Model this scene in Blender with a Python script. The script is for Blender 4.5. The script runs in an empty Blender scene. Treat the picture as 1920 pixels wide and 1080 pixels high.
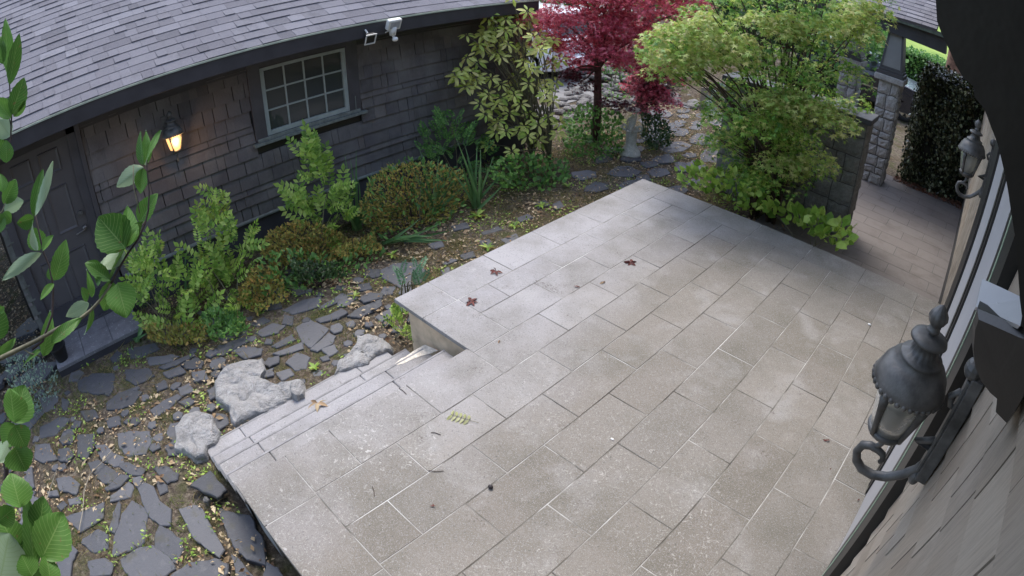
import bpy, bmesh, math, random
import numpy as np
from mathutils import Matrix, Vector

random.seed(7)
rng = np.random.default_rng(7)
SC = bpy.context.scene
COL = SC.collection

# ------------------------------------------------------------------ camera, sky, sun, exposure
CAMZ = 3.15
FPX, FA = 1133.07888, 0.0638634
CR = Matrix([[0.70937027, -0.38552878, 0.59005201], [0.70483521, 0.38927852, -0.59301733], [-0.00106933, 0.8365583, 0.54787687]])
cam = bpy.data.cameras.new('camera')
cam_ob = bpy.data.objects.new('camera', cam)
COL.objects.link(cam_ob)
SC.camera = cam_ob
cam_ob.matrix_world = Matrix.Translation((0, 0, CAMZ)) @ CR.to_4x4()
cam.type = 'PANO'                      # the wide lens of a wall mounted security camera
cam.sensor_width = 36
cam.sensor_fit = 'HORIZONTAL'
cam.panorama_type = 'FISHEYE_LENS_POLYNOMIAL'
_k = (1920 / 36) / FPX
cam.fisheye_polynomial_k0 = 0
cam.fisheye_polynomial_k1 = -_k
cam.fisheye_polynomial_k2 = 0
cam.fisheye_polynomial_k3 = -FA * _k ** 3
cam.fisheye_polynomial_k4 = 0
cam.fisheye_fov = math.radians(170)
cam.clip_start = 0.01
cam.clip_end = 500

SUN_EL, SUN_AZ = math.radians(62), math.radians(-50)      # azimuth from +Y towards +X
world = bpy.data.worlds.new('World')
SC.world = world
world.use_nodes = True
wn = world.node_tree
sky = wn.nodes.new('ShaderNodeTexSky')
sky.sky_type = 'NISHITA'
sky.sun_disc = False
sky.sun_elevation = SUN_EL
sky.sun_rotation = SUN_AZ
sky.dust_density = 2.0
sky.ozone_density = 1.5
hs_ = wn.nodes.new('ShaderNodeHueSaturation')       # thin overcast: the blue of the sky is washed out
hs_.inputs['Saturation'].default_value = 0.88
wn.links.new(sky.outputs[0], hs_.inputs['Color'])
wn.links.new(hs_.outputs[0], wn.nodes['Background'].inputs[0])
wn.nodes['Background'].inputs[1].default_value = 0.15
sl = bpy.data.lights.new('sun', 'SUN')
sl.energy = 0.85
sl.angle = math.radians(25)
sl.color = (1.0, 0.94, 0.84)
so = bpy.data.objects.new('sun', sl)
COL.objects.link(so)
sd = Vector((math.sin(SUN_AZ) * math.cos(SUN_EL), math.cos(SUN_AZ) * math.cos(SUN_EL), math.sin(SUN_EL)))
so.rotation_euler = (-sd).to_track_quat('-Z', 'Y').to_euler()
so.location = (0, 0, 20)
SC.view_settings.view_transform = 'Standard'
SC.view_settings.look = 'None'
SC.view_settings.exposure = 1.58
SC.view_settings.gamma = 1.0
try:
    SC.view_settings.use_curve_mapping = False
except Exception:
    pass

# ------------------------------------------------------------------ survey helpers: sight line through the lens -> real point on a real plane
def sight(px, py):
    x, y = px - 960, 540 - py
    r = max(math.hypot(x, y), 1e-9)
    t = r / FPX
    th = t * (1 + FA * t * t)
    s = math.sin(th) / r
    return CR @ Vector((x * s, y * s, -math.cos(th)))
def on_z(px, py, z=0.0):
    d = sight(px, py); t = (z - CAMZ) / d.z
    return Vector((d.x * t, d.y * t, z))
def on_x(px, py, x):
    d = sight(px, py); t = x / d.x
    return Vector((x, d.y * t, CAMZ + d.z * t))
def on_y(px, py, y):
    d = sight(px, py); t = y / d.y
    return Vector((d.x * t, y, CAMZ + d.z * t))
def on_t(px, py, t):
    d = sight(px, py)
    return Vector((d.x * t, d.y * t, CAMZ + d.z * t))

# ------------------------------------------------------------------ objects
def props(o, label=None, cat=None, group=None, kind=None):
    if label: o['label'] = label
    if cat: o['category'] = cat
    if group: o['group'] = group
    if kind: o['kind'] = kind
    return o
def empty(name, loc, label=None, cat=None, group=None, kind=None):
    o = bpy.data.objects.new(name, None)
    o.empty_display_size = 0.1
    o.location = loc
    COL.objects.link(o)
    return props(o, label, cat, group, kind)
def link(name, me, parent=None, mat=None):
    if mat is not None and not me.materials: me.materials.append(mat)
    o = bpy.data.objects.new(name, me)
    COL.objects.link(o)
    if parent is not None:
        o.parent = parent
        p = parent; off = Vector((0, 0, 0))
        while p is not None:
            off += p.location; p = p.parent
        o.location = -off if parent.type == 'EMPTY' or True else (0, 0, 0)
        # stored so that the mesh data, built in place, stays in place
        o['_o'] = 1; del o['_o']
    return o
def place(o, parent, loc, rot=(0, 0, 0), scale=(1, 1, 1)):
    """put an object whose mesh is local at world LOC under PARENT"""
    off = Vector((0, 0, 0)); p = parent
    while p is not None:
        off += p.location; p = p.parent
    o.location = Vector(loc) - off
    o.rotation_euler = rot
    o.scale = scale
    return o
def piece(name, me, parent, loc, rot=(0, 0, 0), scale=(1, 1, 1)):
    o = bpy.data.objects.new(name, me)
    COL.objects.link(o)
    o.parent = parent
    return place(o, parent, loc, rot, scale)

class MB:
    def __init__(s): s.v = []; s.f = []; s.sm = False
    def add(s, vs, fs):
        n = len(s.v); s.v += [tuple(v) for v in vs]; s.f += [tuple(i + n for i in f) for f in fs]; return s
    def box(s, a, b):
        x0, y0, z0 = a; x1, y1, z1 = b
        return s.add([(x0, y0, z0), (x1, y0, z0), (x1, y1, z0), (x0, y1, z0), (x0, y0, z1), (x1, y0, z1), (x1, y1, z1), (x0, y1, z1)],
                     [(0, 3, 2, 1), (4, 5, 6, 7), (0, 1, 5, 4), (1, 2, 6, 5), (2, 3, 7, 6), (3, 0, 4, 7)])
    def hexa(s, p):   # 4 bottom + 4 top points
        return s.add(p, [(0, 3, 2, 1), (4, 5, 6, 7), (0, 1, 5, 4), (1, 2, 6, 5), (2, 3, 7, 6), (3, 0, 4, 7)])
    def prism(s, poly, d):  # polygon of 3-D points, extruded by vector d
        n = len(poly); P = [Vector(p) for p in poly]; Q = [p + Vector(d) for p in P]
        return s.add(P + Q, [tuple(range(n))[::-1], tuple(range(n, 2 * n))] + [(i, (i + 1) % n, n + (i + 1) % n, n + i) for i in range(n)])
    def tube(s, pts, rad, n=8, cap=True):
        pts = [Vector(p) for p in pts]
        if not hasattr(rad, '__len__'): rad = [rad] * len(pts)
        rings = []; up = None
        for i, p in enumerate(pts):
            t = (pts[min(i + 1, len(pts) - 1)] - pts[max(i - 1, 0)])
            if t.length < 1e-9: t = Vector((0, 0, 1))
            t.normalize()
            if up is None: up = t.orthogonal().normalized()
            up = (up - t * up.dot(t)); up = up.normalized() if up.length > 1e-6 else t.orthogonal().normalized()
            w = t.cross(up)
            rings.append([p + (up * math.cos(2 * math.pi * k / n) + w * math.sin(2 * math.pi * k / n)) * rad[i] for k in range(n)])
        vs = [v for r in rings for v in r]; fs = []
        for i in range(len(rings) - 1):
            for k in range(n):
                fs.append((i * n + k, i * n + (k + 1) % n, (i + 1) * n + (k + 1) % n, (i + 1) * n + k))
        if cap: fs += [tuple(range(n))[::-1], tuple(range((len(rings) - 1) * n, len(rings) * n))]
        return s.add(vs, fs)
    def lathe(s, prof, c=(0, 0, 0), n=24, flute=None):
        vs = []; fs = []
        for i, (r, z) in enumerate(prof):
            for k in range(n):
                a = 2 * math.pi * k / n; rr = r
                if flute and flute[0] <= i <= flute[1]: rr = r * (1 + flute[3] * math.cos(flute[2] * a))
                vs.append((c[0] + rr * math.cos(a), c[1] + rr * math.sin(a), c[2] + z))
        for i in range(len(prof) - 1):
            for k in range(n):
                fs.append((i * n + k, i * n + (k + 1) % n, (i + 1) * n + (k + 1) % n, (i + 1) * n + k))
        fs += [tuple(range(n))[::-1], tuple(range((len(prof) - 1) * n, len(prof) * n))]
        return s.add(vs, fs)
    def sphere(s, c, r, n=10, m=7):
        if not hasattr(r, '__len__'): r = (r, r, r)
        vs = [(c[0], c[1], c[2] - r[2])]
        for i in range(1, m):
            t = math.pi * i / m
            for k in range(n):
                a = 2 * math.pi * k / n
                vs.append((c[0] + r[0] * math.sin(t) * math.cos(a), c[1] + r[1] * math.sin(t) * math.sin(a), c[2] - r[2] * math.cos(t)))
        vs.append((c[0], c[1], c[2] + r[2])); fs = [(0, 1 + (k + 1) % n, 1 + k) for k in range(n)]
        for i in range(m - 2):
            for k in range(n):
                fs.append((1 + i * n + k, 1 + i * n + (k + 1) % n, 1 + (i + 1) * n + (k + 1) % n, 1 + (i + 1) * n + k))
        e = len(vs) - 1; b = 1 + (m - 2) * n
        fs += [(b + k, b + (k + 1) % n, e) for k in range(n)]
        return s.add(vs, fs)
    def mesh(s, name, mat, smooth=False):
        me = bpy.data.meshes.new(name); me.from_pydata(s.v, [], s.f); me.update()
        if mat is not None: me.materials.append(mat)
        if smooth: me.polygons.foreach_set('use_smooth', [True] * len(me.polygons))
        return me
    def build(s, name, mat, parent=None, smooth=False, bevel=0, **k):
        me = s.mesh(name, mat, smooth)
        o = link(name, me, parent)
        if bevel:
            m = o.modifiers.new('b', 'BEVEL'); m.width = bevel; m.segments = 2; m.limit_method = 'ANGLE'
        return props(o, **k)

def np_mesh(name, V, F, mat, smooth=False):
    """V (n,3) float, F (m,3) int triangles"""
    me = bpy.data.meshes.new(name)
    V = np.ascontiguousarray(V, dtype=np.float32); F = np.ascontiguousarray(F, dtype=np.int32)
    me.vertices.add(len(V)); me.vertices.foreach_set('co', V.ravel())
    me.loops.add(F.size); me.loops.foreach_set('vertex_index', F.ravel())
    me.polygons.add(len(F)); me.polygons.foreach_set('loop_start', np.arange(0, F.size, 3, dtype=np.int32))
    me.polygons.foreach_set('loop_total', np.full(len(F), 3, dtype=np.int32))
    if smooth: me.polygons.foreach_set('use_smooth', np.ones(len(F), dtype=bool))
    me.update(calc_edges=True); me.validate()
    if mat is not None: me.materials.append(mat)
    return me
def unit(a):
    a = np.asarray(a, float); return a / np.maximum(np.linalg.norm(a, axis=-1, keepdims=True), 1e-9)
def frames(axis, up):
    """rotation matrices with columns (axis, side, normal)"""
    x = unit(axis); z = up - (up * x).sum(-1, keepdims=True) * x; z = unit(z); y = np.cross(z, x)
    return np.stack([x, y, z], -1)
def scatter(T, pos, axis, up, scale):
    """template (verts, tris) copied: returns V, F"""
    tv, tf = T; N = len(pos)
    R = frames(np.asarray(axis, float), np.asarray(up, float))
    s = np.asarray(scale, float).reshape(N, 1, -1)
    V = np.einsum('nij,nkj->nki', R, tv[None] * s) + np.asarray(pos)[:, None, :]
    F = tf[None] + (np.arange(N) * len(tv))[:, None, None]
    return V.reshape(-1, 3), F.reshape(-1, 3)
def join(parts):
    Vs, Fs, n = [], [], 0
    for V, F in parts:
        Vs.append(V); Fs.append(F + n); n += len(V)
    return np.concatenate(Vs), np.concatenate(Fs)

# ------------------------------------------------------------------ leaf templates (length 1 along +X, normal +Z)
def T_leaf(w=.42, seg=4, fold=.12, droop=.15, power=.8, tipw=0.0, serr=0.0):
    vs = []; fs = []
    for i in range(seg + 1):
        t = i / seg; ww = w / 2 * (math.sin(math.pi * min(1, t ** power)) ** .8 if 0 < t < 1 else tipw)
        if serr and i % 2: ww *= 1 + serr
        z = -droop * t * t
        vs += [(t, 0, z), (t, ww, z + fold * ww), (t, -ww, z + fold * ww)]
    for i in range(seg):
        a = 3 * i; b = a + 3
        for p in ((a, b, b + 1), (a, b + 1, a + 1), (a, b + 2, b), (a, a + 2, b + 2)): fs.append(p)
    return np.array(vs, float), np.array(fs, int)
def T_maple(lobes=5, deep=.32, spread=2.0, narrow=.16):
    vs = [(0, 0, 0)]; fs = []
    for i in range(lobes):
        a = -spread + 2 * spread * i / (lobes - 1); L = 1 - .28 * abs(a) / spread * 1.2
        vs.append((L * math.cos(a) + .1, L * math.sin(a), -.12 * L))
        if i < lobes - 1:
            b = a + spread / (lobes - 1); vs.append((deep * math.cos(b) + .1, deep * math.sin(b), .0))
    n = len(vs) - 1
    for i in range(1, n): fs.append((0, i, i + 1))
    vs.append((-.35, .012, 0)); vs.append((-.35, -.012, 0))
    fs.append((0, len(vs) - 2, len(vs) - 1))
    return np.array(vs, float), np.array(fs, int)
def T_blade(w=.035, seg=7, bend=.5):
    vs = []; fs = []
    for i in range(seg + 1):
        t = i / seg; ww = w / 2 * (1 - t ** 2.2)
        vs += [(t * (1 - .15 * bend * t), 0, -bend * t * t * t * .6), (t * (1 - .15 * bend * t), ww, -bend * t ** 3 * .6 + ww * .5), (t * (1 - .15 * bend * t), -ww, -bend * t ** 3 * .6 + ww * .5)]
    for i in range(seg):
        a = 3 * i; b = a + 3
        for p in ((a, b, b + 1), (a, b + 1, a + 1), (a, b + 2, b), (a, a + 2, b + 2)): fs.append(p)
    return np.array(vs, float), np.array(fs, int)
def T_pinnate(pairs=5, lw=.55, ll=.33):
    """compound leaf"""
    L = T_leaf(lw, 2, .1, .1); parts = []
    pos = []; ax = []; sc = []
    for i in range(pairs):
        t = .22 + .68 * i / (pairs - 1)
        for s in (1, -1):
            pos.append((t, 0, -.1 * t * t)); ax.append((.55, s, -.05)); sc.append(ll * (1 - .35 * abs(t - .5)))
    pos.append((.95, 0, -.1)); ax.append((1, 0, -.1)); sc.append(ll)
    V, F = scatter(L, np.array(pos), np.array(ax, float), np.tile([0, 0, 1.], (len(pos), 1)), np.array(sc))
    st = (np.array([(0, .006, 0), (0, -.006, 0), (1, 0, -.1)], float), np.array([(0, 1, 2)]))
    return join([(V, F), st])

# ------------------------------------------------------------------ materials
class NT:
    def __init__(s, name):
        s.m = bpy.data.materials.new(name); s.m.use_nodes = True; s.t = s.m.node_tree; s.n = s.t.nodes; s.b = s.n['Principled BSDF']
        s.geo = None
    def node(s, t, **k):
        n = s.n.new(t)
        for a, v in k.items(): setattr(n, a, v)
        return n
    def pos(s):
        if s.geo is None: s.geo = s.node('ShaderNodeNewGeometry')
        return s.geo.outputs['Position']
    def con(s, a, b): s.t.links.new(a, b)
    def noise(s, scale, detail=4, rough=.55, stretch=None, dist=0, vec=None):
        n = s.node('ShaderNodeTexNoise'); n.inputs['Scale'].default_value = scale; n.inputs['Detail'].default_value = detail
        n.inputs['Roughness'].default_value = rough; n.inputs['Distortion'].default_value = dist
        v = vec or s.pos()
        if stretch:
            m = s.node('ShaderNodeMapping'); m.inputs['Scale'].default_value = stretch; s.con(v, m.inputs[0]); v = m.outputs[0]
        s.con(v, n.inputs['Vector']); return n.outputs['Fac']
    def voro(s, scale, feature='F1', out='Distance', stretch=None):
        n = s.node('ShaderNodeTexVoronoi'); n.feature = feature; n.inputs['Scale'].default_value = scale
        v = s.pos()
        if stretch:
            m = s.node('ShaderNodeMapping'); m.inputs['Scale'].default_value = stretch; s.con(v, m.inputs[0]); v = m.outputs[0]
        s.con(v, n.inputs['Vector']); return n.outputs[out]
    def ramp(s, fac, stops, interp='LINEAR'):
        r = s.node('ShaderNodeValToRGB'); r.color_ramp.interpolation = interp
        e = r.color_ramp.elements
        while len(e) < len(stops): e.new(.5)
        for i, (p, c) in enumerate(stops):
            e[i].position = p; e[i].color = (*c, 1) if hasattr(c, '__len__') else (c, c, c, 1)
        s.con(fac, r.inputs[0]); return r.outputs[0]
    def mix(s, a, b, fac, mode='MIX'):
        n = s.node('ShaderNodeMix'); n.data_type = 'RGBA'; n.blend_type = mode; n.clamp_factor = True
        for sock, v in ((n.inputs[6], a), (n.inputs[7], b), (n.inputs[0], fac)):
            if hasattr(v, 'is_output') or hasattr(v, 'links'): s.con(v, sock)
            elif sock == n.inputs[0]: sock.default_value = v
            else: sock.default_value = (*v, 1) if hasattr(v, '__len__') else (v, v, v, 1)
        return n.outputs[2]
    def math(s, op, a, b=0.0, c=None, clamp=False):
        n = s.node('ShaderNodeMath'); n.operation = op; n.use_clamp = clamp
        for i, v in enumerate((a, b) if c is None else (a, b, c)):
            if hasattr(v, 'links'): s.con(v, n.inputs[i])
            else: n.inputs[i].default_value = v
        return n.outputs[0]
    def rnd(s):
        g = s.geo or s.node('ShaderNodeNewGeometry'); s.geo = g
        o = s.node('ShaderNodeObjectInfo')
        return s.math('FRACT', s.math('ADD', g.outputs['Random Per Island'], o.outputs['Random']))
    def bump(s, h, strength=.3, dist=.01):
        b = s.node('ShaderNodeBump'); b.inputs['Strength'].default_value = strength; b.inputs['Distance'].default_value = dist
        s.con(h, b.inputs['Height']); s.con(b.outputs[0], s.b.inputs['Normal'])
    def col(s, c):
        if hasattr(c, 'links'): s.con(c, s.b.inputs['Base Color'])
        else: s.b.inputs['Base Color'].default_value = (*c, 1)
    def rough(s, r, spec=.5):
        s.b.inputs['Roughness'].default_value = r; s.b.inputs['Specular IOR Level'].default_value = spec
def plain(name, c, r=.6, metal=0, spec=.5, var=.12, sc=14, bump=.15):
    t = NT(name); n = t.noise(sc, 5)
    lo = tuple(x * (1 - var) for x in c); hi = tuple(min(1, x * (1 + var)) for x in c)
    t.col(t.ramp(n, [(.3, lo), (.7, hi)])); t.rough(r, spec); t.b.inputs['Metallic'].default_value = metal
    if bump: t.bump(t.noise(sc * 8, 3), bump, .002)
    return t.m
def leafmat(name, cols, rough=.5, trans=.45, under=None, vein=0, spec=.4):
    """foliage: each leaf its own tint, thin and a little translucent"""
    t = NT(name); r = t.rnd()
    stops = [(i / max(1, len(cols) - 1), c) for i, c in enumerate(cols)]
    c = t.ramp(r, stops)
    c = t.mix(c, t.mix(c, (0, 0, 0), .35), t.ramp(t.noise(9, 3), [(.4, 0), (.7, 1)]))
    if under:
        c = t.mix(c, under, t.geo.outputs['Backfacing'])
    t.col(c); t.rough(rough, spec)
    tr = t.node('ShaderNodeBsdfTranslucent'); t.con(c, tr.inputs[0])
    mx = t.node('ShaderNodeMixShader'); mx.inputs[0].default_value = trans
    t.con(t.b.outputs[0], mx.inputs[1]); t.con(tr.outputs[0], mx.inputs[2])
    t.con(mx.outputs[0], t.n['Material Output'].inputs[0])
    return t.m

M = {}
def mk_ground():
    t = NT('soil'); a = t.noise(1.3, 6); b = t.noise(22, 6, .65); c = t.noise(4, 5)
    soil = t.ramp(b, [(.28, (.045, .036, .03)), (.5, (.12, .098, .075)), (.72, (.28, .24, .185))])
    moss = t.ramp(t.noise(60, 4), [(.3, (.04, .048, .018)), (.7, (.115, .12, .05))])
    x = t.mix(soil, moss, t.ramp(c, [(.50, 0), (.64, .85)]))
    x = t.mix(x, (.085, .06, .032), t.ramp(a, [(.5, 0), (.68, .7)]))
    t.col(x); t.rough(.95, .1); t.bump(t.noise(45, 6, .7), .9, .03); return t.m
M['soil'] = mk_ground()
def mk_far():
    t = NT('lawn'); t.col(t.ramp(t.noise(.6, 5), [(.3, (.14, .22, .04)), (.7, (.26, .34, .08))])); t.rough(.9, .1); t.bump(t.noise(30, 4), .6, .03); return t.m
M['lawn'] = mk_far()
def mk_tile():
    t = NT('granite tile'); r = t.rnd()
    sp = t.node('ShaderNodeSeparateXYZ'); t.con(t.pos(), sp.inputs[0])
    pale = t.ramp(r, [(0, (.285, .275, .280)), (.5, (.315, .305, .308)), (1, (.345, .335, .338))])
    olive = t.ramp(r, [(0, (.172, .152, .126)), (.35, (.205, .183, .153)), (.7, (.188, .170, .145)), (1, (.226, .204, .174))])
    edge = t.math('ADD', sp.outputs[0], t.math('MULTIPLY', t.math('SUBTRACT', t.noise(.8, 4), .5), 2.6))
    mr = t.node('ShaderNodeMapRange'); mr.inputs['From Min'].default_value = -3.0; mr.inputs['From Max'].default_value = -1.7; t.con(edge, mr.inputs[0])
    base = t.mix(pale, olive, mr.outputs[0])                    # browner towards the house, paler towards the left rim
    base = t.mix(base, t.mix(base, (.10, .092, .066), .6), t.ramp(t.noise(1.7, 7, .62), [(.44, 0), (.70, 1)]))
    base = t.mix(base, t.mix(base, (.36, .35, .34), .5), t.ramp(t.noise(2.6, 6, .6, dist=.4), [(.52, 0), (.74, .9)]))
    speck = t.noise(210, 3, .75); speck2 = t.noise(85, 4, .7)
    base = t.mix(base, .42, t.ramp(speck, [(.54, 0), (.66, .65)]))
    base = t.mix(base, .07, t.ramp(speck2, [(.30, .75), (.43, 0)]))
    li = t.noise(30, 5, .75, dist=1.8); patch = t.noise(1.3, 5, .6)
    my = t.node('ShaderNodeMapRange'); my.inputs['From Min'].default_value = 3.6; my.inputs['From Max'].default_value = 1.2; t.con(sp.outputs[1], my.inputs[0])
    m = t.math('MULTIPLY', t.ramp(li, [(.57, 0), (.63, 1)]), t.math('MULTIPLY', t.ramp(patch, [(.42, .06), (.62, .8)]), t.math('MAXIMUM', my.outputs[0], .12)))
    base = t.mix(base, (.50, .485, .45), m)
    st = t.math('MULTIPLY', t.ramp(t.noise(4.5, 6, .7), [(.60, 0), (.70, 1)]), t.ramp(t.noise(60, 4), [(.48, 0), (.6, .7)]))
    base = t.mix(base, (.085, .068, .055), st)
    t.col(base); t.rough(.75, .3); t.bump(t.mix(speck, li, .4), .4, .004); return t.m
M['tile'] = mk_tile()
def mk_grout():
    t = NT('grout'); n = t.noise(1.7, 4, .6, dist=.6)
    t.col(t.ramp(n, [(.36, (.05, .045, .038)), (.46, (.15, .14, .12)), (.54, (.30, .285, .26)), (.66, (.50, .49, .46))])); t.rough(.9, .1); t.bump(t.noise(90, 3), .4, .004); return t.m
M['grout'] = mk_grout()
def mk_slate():
    t = NT('slate'); r = t.rnd()
    c = t.ramp(r, [(0, (.055, .058, .066)), (.5, (.08, .083, .094)), (1, (.11, .112, .122))])
    c = t.mix(c, .16, t.ramp(t.noise(14, 6, .7), [(.55, 0), (.75, .5)]))
    c = t.mix(c, (.07, .065, .03), t.ramp(t.noise(6, 5), [(.58, 0), (.72, .6)]))
    t.col(c); t.rough(.62, .45); t.bump(t.noise(38, 6, .7, stretch=(1, 1, 4)), .5, .008); return t.m
M['slate'] = mk_slate()
def mk_rock(name, a, b, vein=.5):
    t = NT(name); c = t.ramp(t.noise(7, 7, .7), [(.3, a), (.7, b)])
    c = t.mix(c, vein, t.ramp(t.noise(16, 6, .8, dist=1.5), [(.58, 0), (.7, .8)]))
    c = t.mix(c, (.06, .055, .045), t.ramp(t.noise(3.2, 8, .8, dist=2.2), [(.485, 0), (.50, .6), (.515, 0)]))
    t.col(c); t.rough(.85, .25); t.bump(t.noise(20, 8, .75), .9, .03); return t.m
M['rock'] = mk_rock('boulder', (.25, .245, .235), (.44, .43, .42), .62)
M['stone'] = mk_rock('wall stone', (.30, .295, .28), (.50, .49, .47), .6)
M['stone_dark'] = mk_rock('mossy wall stone', (.15, .152, .14), (.29, .29, .275), .38)
M['cobble'] = mk_rock('pale stone', (.11, .105, .10), (.27, .26, .245), .4)
M['sun_patch'] = plain('painted sun fleck', (.66, .60, .50), .95, var=.3, sc=40, bump=.8)
M['lit_edge'] = plain('painted lit edge', (.235, .228, .226), .85, var=.3, sc=12)
M['mortar'] = plain('mortar', (.10, .095, .09), .95, bump=.4)
def mk_shingle(name, cols, gr=.35, rough=.85):
    t = NT(name); r = t.rnd(); c = t.ramp(r, [(i / (len(cols) - 1), x) for i, x in enumerate(cols)])
    g = t.noise(3.5, 7, .7, stretch=(40, 40, 2.2))
    c = t.mix(c, t.mix(c, (0, 0, 0), gr), t.ramp(g, [(.42, 0), (.72, 1)]))
    c = t.mix(c, t.mix(c, (1, 1, .95), .10), t.ramp(t.noise(1.4, 4), [(.45, 0), (.75, 1)]))
    c = t.mix(c, t.mix(c, (.02, .018, .015), .45), t.ramp(t.noise(2.6, 6, .7, stretch=(1, 1, .45)), [(.52, 0), (.74, 1)]))
    t.col(c); t.rough(rough, .25); t.bump(g, .4, .006); return t.m
M['shingle'] = mk_shingle('weathered cedar', [(.096, .088, .090), (.115, .106, .107), (.130, .120, .118), (.106, .099, .104), (.15, .134, .126)], .22)
M['cream'] = mk_shingle('cream painted shingle', [(.26, .215, .165), (.30, .252, .195), (.34, .29, .23)], .28, .7)
def mk_roof():
    t = NT('asphalt shingle'); r = t.rnd()
    c = t.ramp(r, [(0, (.115, .11, .125)), (.3, (.16, .155, .172)), (.6, (.135, .13, .148)), (.85, (.19, .185, .205)), (1, (.095, .092, .105))])
    c = t.mix(c, .33, t.ramp(t.noise(240, 2), [(.56, 0), (.7, .6)]))
    c = t.mix(c, .07, t.ramp(t.noise(4, 6, .7), [(.55, 0), (.75, .5)]))
    t.col(c); t.rough(.9, .2); t.bump(t.noise(210, 3), .6, .004); return t.m
M['roof'] = mk_roof()
M['dark_trim'] = plain('dark brown trim', (.036, .034, .038), .55, var=.25, sc=5)
M['charcoal'] = plain('charcoal painted wood', (.058, .056, .064), .5, var=.2, sc=6)
M['soffit'] = plain('soffit board', (.035, .03, .024), .7, var=.3, sc=4)
M['door'] = plain('grey brown door paint', (.085, .080, .084), .45, var=.12, sc=4)
M['sash'] = plain('pale grey green window paint', (.30, .34, .33), .5, var=.12)
M['sill_stone'] = plain('weathered sill', (.10, .105, .095), .7, var=.3)
M['trim_pipe'] = plain('grey green trim moulding', (.16, .18, .17), .6, var=.3)
M['found'] = plain('painted foundation', (.05, .048, .056), .8, var=.25, sc=3)
M['white'] = plain('white paint', (.75, .74, .72), .35, var=.05)
M['offwhite'] = plain('aged white plastic', (.62, .61, .57), .4, var=.08)
M['black'] = plain('black plastic', (.012, .012, .012), .45, var=.2)
M['rubber'] = plain('rubber', (.02, .02, .02), .9)
M['panel'] = plain('grey painted panel', (.36, .355, .36), .5, var=.06, sc=3)
M['panel2'] = plain('grey column panel', (.20, .20, .19), .6, var=.12, sc=3)
M['column'] = plain('dark column trim', (.06, .058, .058), .6, var=.15)
M['cast'] = plain('dark bronze casting', (.098, .096, .092), .5, metal=.2, var=.55, sc=16, bump=.4)
M['chrome'] = plain('chrome', (.6, .6, .6), .25, metal=1.0)
M['concrete'] = plain('concrete', (.27, .265, .25), .9, var=.25, sc=6, bump=.5)
M['tan'] = plain('tan render', (.55, .43, .30), .9, var=.3, sc=7, bump=.5)
M['redlight'] = plain('red lens', (.25, .012, .015), .2)
M['statue'] = mk_rock('cast stone', (.44, .42, .36), (.62, .59, .52), .7)
M['bark'] = plain('bark', (.075, .05, .038), .95, var=.5, sc=20, bump=1.0)
M['bark_red'] = plain('reddish bark', (.10, .05, .045), .95, var=.5, sc=20, bump=1.0)
M['twig'] = plain('young twig', (.16, .15, .09), .8, var=.4, sc=20)
M['twig_dark'] = plain('dark twig', (.06, .04, .035), .8, var=.4, sc=20)
M['wood_post'] = plain('grey weathered post', (.27, .24, .19), .9, var=.35, sc=12, bump=.7)
M['plate_grey'] = plain('grey lamp bracket', (.33, .33, .34), .5, var=.05)
def mk_stoop():
    t = NT('stoop paving'); c = t.ramp(t.noise(5, 6), [(.3, (.12, .12, .13)), (.7, (.22, .22, .235))])
    c = t.mix(c, .55, t.ramp(t.noise(45, 5, .7), [(.60, 0), (.68, .8)]))
    t.col(c); t.rough(.85, .2); t.bump(t.noise(40, 5), .5, .006); return t.m
M['stoop'] = mk_stoop()
def mk_porch():
    t = NT('porch paver'); r = t.rnd(); c = t.ramp(r, [(0, (.150, .134, .126)), (.5, (.158, .142, .134)), (1, (.166, .150, .140))])
    c = t.mix(c, (.10, .085, .075), t.ramp(t.noise(3, 6, .65), [(.5, 0), (.75, .7)])); c = t.mix(c, .3, t.ramp(t.noise(80, 4), [(.6, 0), (.75, .4)]))
    t.col(c); t.rough(.8, .3); t.bump(t.noise(60, 4), .35, .004); return t.m
M['porch'] = mk_porch()
def mk_glass(name, tint, rough=.05):
    t = NT(name); t.col(tint); t.rough(rough, .35)
    t.bump(t.noise(3, 2), .04, .01); return t.m
M['glass'] = mk_glass('dark window glass', (.048, .054, .052))
def mk_frost():
    t = NT('seeded lantern glass'); t.col((.5, .5, .45)); t.rough(.35, .5)
    t.b.inputs['Transmission Weight'].default_value = .75; t.b.inputs['IOR'].default_value = 1.2; t.bump(t.noise(60, 3), .3, .004); return t.m
M['frost'] = mk_frost()
def mk_glow(name, c, s):
    t = NT(name); t.col(c); t.b.inputs['Emission Color'].default_value = (*c, 1); t.b.inputs['Emission Strength'].default_value = s; return t.m
M['amber'] = mk_glow('amber lit glass', (1.0, .50, .18), .55)
M['bulb'] = mk_glow('lit bulb', (1.0, .72, .38), 9.0)
def mk_car(name, c):
    t = NT(name); t.col(c); t.rough(.25, .6); t.b.inputs['Coat Weight'].default_value = .6; return t.m
M['carwhite'] = mk_car('white car paint', (.80, .80, .82))
M['cardark'] = mk_car('dark car paint', (.02, .022, .03))
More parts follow.
